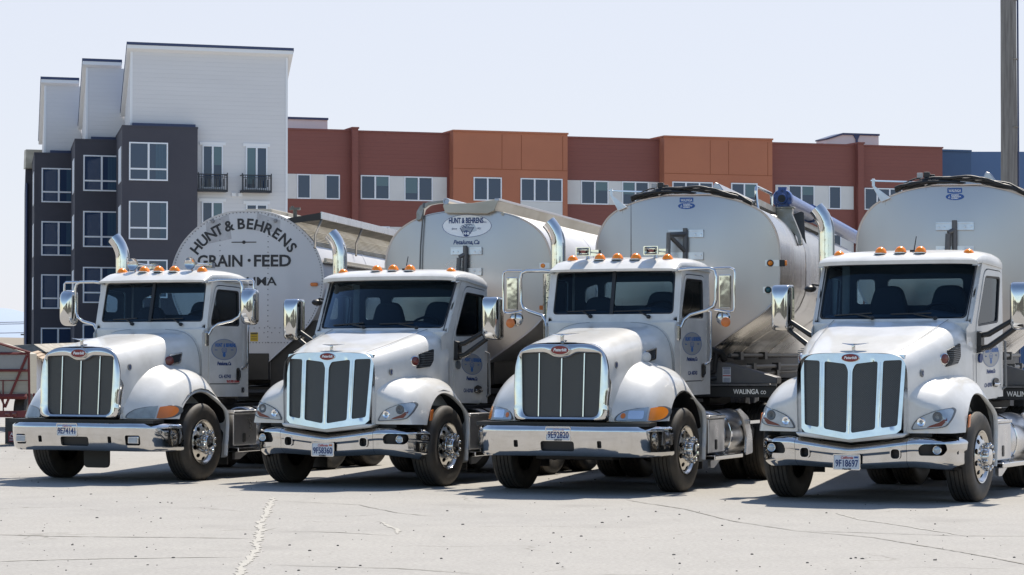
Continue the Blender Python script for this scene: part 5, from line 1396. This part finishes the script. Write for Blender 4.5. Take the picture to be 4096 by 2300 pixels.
# stepped white and charcoal wing
rt = bld('apartment_building', 'tall apartment block with white siding and stepped charcoal bays')
SK = .121
def block(u0, u1, d0, d1, z0, z1):
    s = SK * (d1 - d0); return MB().hexa([(u0, d0, z0), (u1, d0, z0), (u1 + s, d1, z0), (u0 + s, d1, z0), (u0, d0, z1), (u1, d0, z1), (u1 + s, d1, z1), (u0 + s, d1, z1)])
for (u0, u1, d, zt, dep) in ((-8.19, 0, 0, 17.14, 6.2), (-9.47, -7.42, 6.3, 16.94, 6.2), (-10.78, -8.72, 12.6, 16.57, 6.2)):
    # wall with a mono-pitch head falling away to the rear
    fall = .45; s = SK * dep
    b = MB().hexa([(u0, d, 0), (u1, d, 0), (u1 + s, d + dep, 0), (u0 + s, d + dep, 0), (u0, d, zt), (u1, d, zt), (u1 + s, d + dep, zt - fall * dep), (u0 + s, d + dep, zt - fall * dep)])
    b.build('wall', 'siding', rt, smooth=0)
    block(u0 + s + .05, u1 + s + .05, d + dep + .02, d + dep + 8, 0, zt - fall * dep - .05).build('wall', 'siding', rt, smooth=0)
    c0 = d - .28; o = .24; e0 = u0 - o; e1 = u1 + (o if u1 == 0 else -.22); s2 = SK * (dep + .28); zb = zt + .28 * fall
    f = MB().hexa([(e0, c0, zb), (e1, c0, zb), (e1 + s2, d + dep, zt - fall * dep), (e0 + s2, d + dep, zt - fall * dep), (e0, c0, zb + .19), (e1, c0, zb + .19), (e1 + s2, d + dep, zt - fall * dep + .19), (e0 + s2, d + dep, zt - fall * dep + .19)])
    f = f.build('roof', 'trim', rt, smooth=0)
    k = .193
    MB().hexa([(e0 - .03, c0 - .03, zb + k), (e1 + .03, c0 - .03, zb + k), (e1 + s2, d + dep, zt - fall * dep + k), (e0 + s2 - .03, d + dep, zt - fall * dep + k), (e0 - .03, c0 - .03, zb + k + .13), (e1 + .03, c0 - .03, zb + k + .13), (e1 + s2, d + dep, zt - fall * dep + k + .13), (e0 + s2 - .03, d + dep, zt - fall * dep + k + .13)]).build('metal_cap', 'roof_metal', f, smooth=0)
    MB().box(u0 - .02, u0 + .09, d - .03, d + .03, 0, zt - .01).build('corner_board', 'trim', rt, smooth=0)
MB().box(-.09, .02, -.03, .03, 0, 17.1).build('corner_board', 'trim', rt, smooth=0)
for (u0, u1, d, zt, dep) in ((-8.71, -4.84, -.6, 13.30, 6.9), (-10.14, -6.2, 5.7, 13.07, 6.9), (-11.40, -8.0, 12.0, 12.79, 8)):
    b = block(u0, u1, d, d + dep, 0, zt).build('bay', 'charcoal', rt, smooth=0)
    block(u0 + .9 if u0 < -8.8 else -8.16, u1 - .05, d + .3, d + dep, zt + .003, zt + .16).build('bay_roof', 'roof_metal', b, smooth=0)
    block(u0 - .02, u1 + .02, d - .02, d + dep, zt - .09, zt + .002).build('parapet_cap', 'charcoal', b, smooth=0)
for j, zt in enumerate((12.45, 9.45, 6.48, 3.5)): window(rt, -8.37, -6.38, zt - 1.95, zt, -.6, 2, zt - 1.36, curtain=((1, .65),) if j == 0 else ((1, .35),))
for j, zt in enumerate((12.22, 9.25, 6.29, 3.26)): window(rt, -9.70, -7.75, zt - 1.91, zt, 5.7, 2, zt - 1.36, curtain=((1, .7),) if j < 3 else ())
for j, zt in enumerate((11.94, 9.00, 6.07, 3.13)): window(rt, -11.01, -9.12, zt - 1.90, zt, 12.0, 2, zt - 1.32, curtain=((1, .55),) if j < 3 else ())
# narrow windows in the bays' side walls
for (u0, d, zts) in ((-8.71, -.6, (12.3, 9.3, 6.3)), (-10.14, 5.7, (12.1, 9.1, 6.15)), (-11.40, 12.0, (11.8, 8.9, 5.95))):
    for zt in zts:
        a, b = .9, 3.4
        w_ = MB().hexa([(u0 + SK * a - .03, d + a, zt - 1.8), (u0 + SK * b - .03, d + b, zt - 1.8), (u0 + SK * b + .03, d + b, zt - 1.8), (u0 + SK * a + .03, d + a, zt - 1.8), (u0 + SK * a - .03, d + a, zt), (u0 + SK * b - .03, d + b, zt), (u0 + SK * b + .03, d + b, zt), (u0 + SK * a + .03, d + a, zt)])
        w_.build('side_window', 'vinyl', rt, smooth=0)
for (u0, u1, zb, zt, bl) in ((-4.48, -3.40, 10.2, 12.44, ((1, .45),)), (-2.20, -1.06, 10.2, 12.42, ((0, .9),)), (-4.50, -3.38, 7.2, 9.53, ((1, .7),)), (-2.18, -1.05, 7.2, 9.44, ())):
    window(rt, u0, u1, zb, zt, 0, 2, None, blinds=bl); MB().box(u0 - .14, u1 + .14, -.05, -.002, zt + .003, zt + .16).build('window_head', 'trim', rt, smooth=0)
for (u0, u1) in ((-4.80, -3.24), (-2.50, -.93)):
    b = MB().box(u0, u1, -.52, 0, 10.02, 10.13); b.box(u0, u1, -.50, -.46, 10.88, 10.93); b.box(u0, u1, -.49, -.47, 10.76, 10.79)
    for uu in (u0, u1 - .05): b.box(uu, uu + .05, -.52, -.47, 10.13, 11.0); b.box(uu, uu + .03, -.47, 0, 10.88, 10.93)
    for i in range(15): u = u0 + .08 + (u1 - u0 - .16) * i / 14; b.box(u - .012, u + .012, -.495, -.47, 10.13, 10.88)
    for i in range(4): u = u0 + .2 + (u1 - u0 - .4) * i / 3; b.box(u - .04, u + .04, -.497, -.468, 10.3, 10.7)
    b.build('balcony', 'iron', rt, smooth=0)
for u in (-2.95, -2.6): MB().box(u, u + .22, -.1, -.002, 9.82, 10.0).build('wall_vent', 'trim', rt, smooth=0)
# far end with a sloping roof edge
MB().hexa([(-10.80, 20, 0), (-8, 20, 0), (-7, 28, 0), (-9.8, 28, 0), (-10.80, 20, 13.3), (-8, 20, 13.3), (-7, 28, 11.5), (-9.8, 28, 11.5)]).build('end_wall', 'charcoal', rt, smooth=0)
MB().hexa([(-10.86, 19.7, 12.45), (-9.2, 19.7, 12.45), (-9.2, 20.5, 12.45), (-10.86, 20.5, 12.45), (-10.82, 19.7, 13.55), (-9.2, 19.7, 13.55), (-9.2, 20.5, 13.55), (-10.82, 20.5, 13.55)]).build('end_roof', 'trough', rt, smooth=0)
MB().tube([(-10.75, 19.9, 0), (-10.75, 19.9, 11.6)], .07, 8).build('downpipe', 'roof_metal', rt)

# long red and orange wing behind
rr = bld('apartment_building', 'long dark red and orange apartment block with pale window bands')
def wallblock(u0, u1, d, zt, mat, dep=9, cap=None):
    b = MB().box(u0, u1, d, d + dep, 0, zt).build('wall', mat, rr, smooth=0)
    MB().box(u0 - .04, u1 + .04, d - .07, d + dep, zt + .002, zt + .10).build('parapet_cap', cap or mat, b, smooth=0)
wallblock(3.0, 7.35, 15.0, 14.70, 'red_stucco'); wallblock(7.35, 7.71, 14.55, 14.83, 'red_stucco'); wallblock(7.71, 13.41, 15.0, 14.68, 'red_stucco')
wallblock(13.41, 20.56, 14.2, 14.81, 'orange_stucco'); wallblock(20.56, 26.78, 15.0, 14.68, 'red_stucco'); wallblock(26.78, 33.93, 14.2, 14.83, 'orange_stucco')
wallblock(33.93, 39.95, 15.0, 14.68, 'red_stucco'); wallblock(39.95, 40.35, 14.6, 14.80, 'red_stucco'); wallblock(40.35, 46.03, 15.0, 14.68, 'red_stucco')
def bandp(u0, u1, z0, z1, d=15.0): MB().box(u0, u1, d - .045, d - .002, z0, z1).build('pale_panel', 'cream', rr, smooth=0)
for row, zo in enumerate((0, -2.99, -5.98, -8.97)):
    zA, zB = 12.14 + zo, 10.70 + zo; bl = ((0, .5),) if row else ()
    for (a, b) in ((3.3, 4.13), (4.98, 5.83), (9.74, 10.61), (12.38, 13.24), (20.60, 21.67), (23.47, 24.32), (26.08, 26.74), (34.47, 35.34), (37.13, 38.09), (38.95, 39.8)): bandp(a, b, zB, zA)
    window(rr, 4.14, 4.97, zB, zA, 15.0, 1, blinds=((0, .0),) if False else ()); window(rr, 5.84, 6.71, zB, zA, 15.0, 1)
    window(rr, 7.97, 9.73, zB + .04, zA + .02, 15.0, 2, blinds=((1, .42),)); window(rr, 10.62, 12.37, zB, zA, 15.0, 2, blinds=((0, .7),))
    window(rr, 14.65, 16.40, zB + .05, zA, 14.2, 2); window(rr, 17.58, 20.22, zB + .05, zA, 14.2, 3)
    MB().box(17.58, 20.22, 14.155, 14.198, zB - .95, zB + .04).build('pale_panel', 'cream', rr, smooth=0)
    window(rr, 21.68, 23.46, zB, zA, 15.0, 2, blinds=((1, .4),)); window(rr, 24.33, 26.07, zB, zA, 15.0, 2, blinds=((0, .55),))
    window(rr, 27.29, 29.95, zB, zA, 14.2, 3); window(rr, 31.16, 32.91, zB, zA, 14.2, 2, blinds=((1, .6),))
    window(rr, 35.35, 37.12, zB, zA, 15.0, 2, blinds=((1, .4),)); window(rr, 38.10, 38.94, zB, zA, 15.0, 1); window(rr, 40.55, 43.18, zB, zA - .06, 15.0, 3)
    window(rr, 44.0, 45.4, zB, zA, 15.0, 2)
for (u0, u1) in ((13.41, 20.56), (26.78, 33.93)):
    j = MB(); j.box(u0 + .02, u1 - .02, 14.193, 14.199, 12.62, 12.65)
    for fx in (.42, .59, .955): j.box(u0 + (u1 - u0) * fx, u0 + (u1 - u0) * fx + .03, 14.193, 14.199, 12.65, 14.7)
    j.build('control_joint', 'orange_joint', rr, smooth=0)
MB().box(12.1, 12.35, 14.9, 14.998, 9.8, 10.0).build('wall_vent', 'red_stucco', rr, smooth=0)
p = MB().box(2.6, 6.99, 19, 25, 14.0, 15.70).build('penthouse', 'cream', rr, smooth=0); MB().box(2.5, 7.02, 18.9, 25, 15.703, 15.83).build('metal_cap', 'roof_metal', p, smooth=0)
p = MB().prism([(39.86, 14), (43.57, 14), (43.57, 15.74), (41.02, 15.74), (39.86, 15.38)], 'xz', 19, 20.5).build('penthouse', 'cream', rr, smooth=0)
MB().prism([(39.82, 15.385), (41.02, 15.745), (43.6, 15.745), (43.6, 15.86), (41.0, 15.86), (39.80, 15.48)], 'xz', 18.9, 20.55).build('metal_cap', 'roof_metal', p, smooth=0)
MB().prism([(41.75, 15.74), (42.20, 15.74), (42.06, 15.45), (42.06, 14.0), (41.92, 14.0), (41.92, 15.45)], 'xz', 18.93, 18.99).build('downpipe', 'roof_metal', p, smooth=0)

# blue wing at the end
bb = bld('apartment_building', 'blue apartment block end past the red block')
MB().box(46.2, 49.7, 18, 30, 0, 14.78).build('wall', 'blue_wall', bb, smooth=0)
MB().hexa([(49.7, 18, 0), (62, 14, 0), (64, 30, 0), (49.7, 30, 0), (49.7, 18, 14.8), (62, 14, 14.8), (64, 30, 14.8), (49.7, 30, 14.8)]).build('wall', 'blue_light', bb, smooth=0)
MB().box(46.15, 49.7, 17.9, 30, 14.783, 14.90).build('parapet_cap', 'blue_wall', bb, smooth=0)
for r_ in range(3): window(bb, 47.2, 48.8, 10.7 - 3 * r_, 12.1 - 3 * r_, 18, 2)

# ------------------------------------------------------------------ wooden pole
pl = thing('utility_pole', 'weathered wooden utility pole with a thin conduit at the photo edge', 'pole', (11.67, 60, 0))
pm = MB(); rows = []
for i in range(15):
    z = 12.5 * i / 14; r_ = .205 - .0022 * z; rows.append([(r_ * cos(2 * pi * k / 20) * (1 + .02 * sin(k * 3 + i)), r_ * sin(2 * pi * k / 20), z) for k in range(20)])
pm.grid(rows, True).build('post', 'wood', pl, smooth=60)
MB().tube([(.215, -.05, 0), (.205, -.05, 12.5)], .022, 8).build('conduit', 'roof_metal', pl)
for z in (3, 5, 7, 8.6, 10): MB().tube([(.21 * cos(R(-70 + 14 * k)), .21 * sin(R(-70 + 14 * k)), z) for k in range(8)], .012, 5).build('strap', 'steel', pl)

# ------------------------------------------------------------------ far left corner: red hopper frame, shed, hill
M['red_frame'] = PM('faded_red_paint', (.17, .028, .028), .65, var=(6, (.12, .03, .028)))
M['tarp'] = PM('grey_tarp', (.30, .30, .29), .8, var=(2, (.26, .26, .25)))
M['plank'] = siding('pale_plank_side', (.36, .34, .28), .16, .5)
M['maroon'] = PM('maroon_flap_sign', (.16, .018, .025), .6)
M['tan'] = PM('tan_eave', (.42, .33, .24), .8, var=(9, (.30, .22, .15)))
M['hill'] = PM('dry_hill', (.25, .215, .17), .95, var=(.02, (.21, .18, .14)))
M['unseen_ridge'] = PM('added_dark_ridge', (.035, .038, .026), .95, var=(.08, (.07, .06, .045)))  # dark colours of the ridge added behind the camera
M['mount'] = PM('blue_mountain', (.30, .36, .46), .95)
hp = thing('hopper_trailer', 'red steel hopper trailer with round tail lights and a maroon sign on its flap', 'hopper trailer', (-9.3, 47, 0), 0)
b = MB(); 
b.prism([(-.9, .95), (.41, .95), (.41, 1.68), (-.12, 1.87), (-.9, 1.98)], 'xz', .05, .9); b.build('hopper', 'plank', hp, smooth=0)
MB().prism([(-.9, 1.40), (.40, 1.40), (.40, 1.66), (-.12, 1.85), (-.9, 1.96)], 'xz', .02, .048).build('tarp', 'tarp', hp, smooth=0)
def beam(a, b_, w=.018): return MB().tube([(a[0], 0, a[1]), (b_[0], 0, b_[1])], w, 4)
for (a, b_, w) in (((-.9, 1.985), (-.1, 1.872), .022), ((-.1, 1.872), (.46, 1.71), .022), ((-.9, 1.69), (.44, 1.69), .022), ((-.9, 1.38), (.44, 1.38), .024), ((-.9, 1.195), (.43, 1.195), .008), ((.43, 1.70), (.45, .62), .022), ((.40, 1.66), (0.0, .70), .024), ((-.04, 1.20), (-.03, .62), .013), ((-.9, .90), (.4, .90), .05), ((0.0, .70), (-.12, 1.0), .02)):
    beam(a, b_, w).build('frame_bar', 'red_frame', hp, smooth=0)
bp_ = MB().box(-.9, .42, -.08, .02, .52, .64).build('rear_beam', 'red_frame', hp, smooth=0)
for x in (.07, .195): MB().lathe([(.048, 0), (.048, .015), (.04, .022), (0, .026)], (x, -.08, .58), 'y', 18, -1).build('tail_light', 'red_lens', hp)
fl = MB().box(.01, .36, -.03, -.01, .03, .51).build('mud_flap', 'black', hp, smooth=0)
MB().box(.07, .36, -.036, -.031, .07, .26).build('flap_sign', 'maroon', fl, smooth=0)
t = MB(); t.text('Ada', .085, at(.10, -.038, .185), align='LEFT', ext=.001, shear=.15); t.text('Trucking', .05, at(.09, -.038, .135), align='LEFT', ext=.001); t.text('AMERICA', .03, at(.09, -.038, .095), align='LEFT', ext=.001); t.build('flap_lettering', 'decal_white', fl, smooth=0)
for s in (-.5, .2):
    for y in (.7,): MB().lathe([(.0, -.12), (.3, -.12), (.45, -.1), (.5, -.06), (.5, .1), (.45, .14), (.3, .14)], (s, y, .5), 'x', 28).build('wheel', 'rubber', hp)
sd_ = thing('shed', 'white corrugated shed with a broken tan roof edge', 'shed', (-10.53, 56, 0), 0)
c = MB(); rows = []
for i in range(60):
    x = .04 + .03 * i; rows.append([(x, .2 + x * 1.2 + (.02 if i % 2 else 0), 0), (x, .2 + x * 1.2 + (.02 if i % 2 else 0), 1.66 - x * .45)])
c.grid(rows).build('wall', 'trim', sd_, smooth=0)
for x in (.02, .20): MB().box(x + .0, x + .05, .12 + x * 1.2, .18 + x * 1.2, 0, 1.66 - x * .45).build('post', 'red_frame', sd_, smooth=0)
rnd = random.Random(8)
for i in range(6):
    x = i * .085; MB().hexa([(x, -.1 + x, 1.66 - x * .62), (x + .08, -.1 + x, 1.62 - x * .62), (x + .10, 1.2 + x, 1.66 - x * .5), (x + .02, 1.2 + x, 1.70 - x * .5), (x, -.1 + x, 1.70 - x * .55 + rnd.uniform(0, .03)), (x + .08, -.1 + x, 1.66 - x * .55 + rnd.uniform(0, .03)), (x + .10, 1.2 + x, 1.75 - x * .5), (x + .02, 1.2 + x, 1.78 - x * .5)]).build('roof_tile', 'tan', sd_, smooth=0)
MB().hexa([(-3, .8, 1.7), (.2, .8, 1.72), (.6, 4, 1.7), (-3, 4, 1.7), (-3, .9, 1.75), (-.1, .9, 1.9), (.45, 4, 1.95), (-3, 4, 1.75)]).build('roof', 'deck', sd_, smooth=0)
def ridge(name, x0, x1, y, prof, dep, mat):
    mb = MB(); rows = []
    for i in range(41):
        x = x0 + (x1 - x0) * i / 40; z = prof(i / 40)
        rows.append([(x, y - dep, -1), (x, y - dep * .4, z * .62), (x, y, z), (x, y + dep, -1)])
    tag(mb.grid(rows).build(name, mat, smooth=60), kind='structure')
ridge('hill', -140, 20, 420, lambda t: 4.6 + 1.2 * sin(t * 9) * .4 + .6 * sin(t * 31) * .3, 60, 'hill')
ridge('mountain', -900, 900, 2300, lambda t: 26 + 16 * math.exp(-((t - .235) / .022) ** 2) + 3 * sin(t * 40) + 8 * sin(t * 5), 300, 'mount')
po2 = thing('utility_pole', 'thin far grey pole with crossarms and strung wires at the left edge', 'pole', (-40.8, 215, 0))
MB().tube([(0, 0, 0), (0, 0, 3.4)], .10, 8).box(-.45, .45, -.06, .06, 3.25, 3.38).build('post', 'deck', po2, smooth=0)
for k, z in enumerate((3.35, 4.1, 4.25)): MB().tube([(-14, 0, z + .3), (-7, 0, z), (0, 0, z + .12), (3, 0, z), (5.6, 0, z + .1)], .03, 5).build('wire', 'iron', po2)
po3 = thing('utility_pole', 'dark slim mast standing against the corner of the charcoal block', 'pole', (-34.4, 200, 0))
MB().tube([(0, 0, 0), (0, 0, 4.6)], .12, 8).box(-.5, .5, -.05, .05, 4.4, 4.5).build('post', 'roof_metal', po3, smooth=0)

ridge('hill', -300, 300, -125, lambda t: 10 + 3 * sin(t * 23) + 2 * sin(t * 61 + 1) + 1.5 * sin(t * 140), 60, 'unseen_ridge')  # unseen ridge added behind the camera as a dark band for the chrome to reflect
# ------------------------------------------------------------------ the four trucks
truck_a(dict(label='white truck with round trumpet horns, oval chrome mirrors and a hazed headlight', loc=(-5.703, 33.379, 0), yaw=24.39, tilt=(-.027, -.007), axles=(4.9, 6.2), tank=2.15, light='a_fog', fog=True, number='9E74141', sticker='logo_blue', plate_x=-.105, signal='red_lens', horn='round', mirror='oval', flap=True, red_text=True))
truck_b(dict(label='white truck with V-shaped bumper and plate 9F58360, second from the left', loc=(-2.448, 31.972, 0), yaw=24.57, tilt=(-.024, -.031), axles=(4.7, 6.0), tank=2.1, number='9F58360', sticker='amber_dark', plate_bottom='PETERBILT', stack=(-1.34, 3.1)))
truck_a(dict(label='white truck with rectangular horns and amber discs hung below its square mirrors', loc=(.535, 30.55, 0), yaw=23.28, tilt=(.027, .007), axles=(4.7, 6.0), tank=2.28, light='a', number='9E92820', sticker='amber_dark', plate_x=.02, plate_bottom='A SERV-CO DAY', signal='white', horn='square', mirror='square', shield=True, aerial=True))
truck_b(dict(label='white truck with plate 9F18697, beside the wooden pole at the end of the row', loc=(3.679, 28.584, 0), yaw=26.75, tilt=(.024, .031), axles=(4.7, 6.0), tank=2.2, number='9F18697', sticker='blue_paint', plate_bottom='Peterbilt', stack=(-1.285, 3.1)))
# ------------------------------------------------------------------ camera, sky, sun
cam = bpy.data.cameras.new('camera'); co = bpy.data.objects.new('camera', cam); COL.objects.link(co)
cam.sensor_width = 36; cam.lens = 90; cam.clip_end = 8000; cam.clip_start = .5
co.location = (0, 0, 1.68); co.rotation_euler = (R(90) + math.atan(66.5 / 2560), 0, 0)
SC.camera = co
EL, AZ = 57, 62                       # sun height; bearing from +x towards +y
sd = Vector((cos(R(EL)) * cos(R(AZ)), cos(R(EL)) * sin(R(AZ)), sin(R(EL))))
sl = bpy.data.lights.new('sun', 'SUN'); sl.energy = 5.0; sl.angle = R(.55); sl.color = (1, .93, .82)
so = bpy.data.objects.new('sun', sl); COL.objects.link(so); so.rotation_euler = sd.to_track_quat('Z', 'Y').to_euler()
w = bpy.data.worlds.new('World'); SC.world = w; w.use_nodes = True; nt = w.node_tree
sky = nt.nodes.new('ShaderNodeTexSky'); sky.sky_type = 'NISHITA'; sky.sun_disc = False
sky.sun_elevation = R(EL); sky.sun_rotation = R(90 - AZ); sky.air_density = 1.0; sky.dust_density = .3; sky.ozone_density = 1.0; sky.altitude = 0
# summer haze: whitens the low sky, most of all under the sun
tcw = nt.nodes.new('ShaderNodeTexCoord'); sxy = nt.nodes.new('ShaderNodeSeparateXYZ'); nt.links.new(tcw.outputs['Generated'], sxy.inputs[0])
low = ramp(nt, sxy.outputs[2], .15, .6, 1, .16)
vd = nt.nodes.new('ShaderNodeVectorMath'); vd.operation = 'DOT_PRODUCT'; nt.links.new(tcw.outputs['Generated'], vd.inputs[0]); vd.inputs[1].default_value = (.47, .883, 0)
fw_ = ramp(nt, vd.outputs['Value'], -.25, .75, .03, 1)
mxs = nt.nodes.new('ShaderNodeMix'); mxs.data_type = 'RGBA'; mxs.inputs[7].default_value = (4.0, 4.12, 4.62, 1)
nt.links.new(math_n(nt, 'MULTIPLY', math_n(nt, 'MULTIPLY', low, fw_), .90), mxs.inputs[0]); nt.links.new(sky.outputs[0], mxs.inputs[6])
bg = nt.nodes['Background']; nt.links.new(mxs.outputs[2], bg.inputs[0]); bg.inputs[1].default_value = .14
SC.view_settings.view_transform = 'Standard'; SC.view_settings.look = 'None'; SC.view_settings.exposure = .45; SC.view_settings.gamma = 1
SC.cycles.max_bounces = 10; SC.cycles.glossy_bounces = 5; SC.cycles.transparent_max_bounces = 16; SC.cycles.diffuse_bounces = 3
SC.cycles.caustics_reflective = False; SC.cycles.caustics_refractive = False; SC.cycles.sample_clamp_indirect = 6
SC.cycles.use_denoising = True
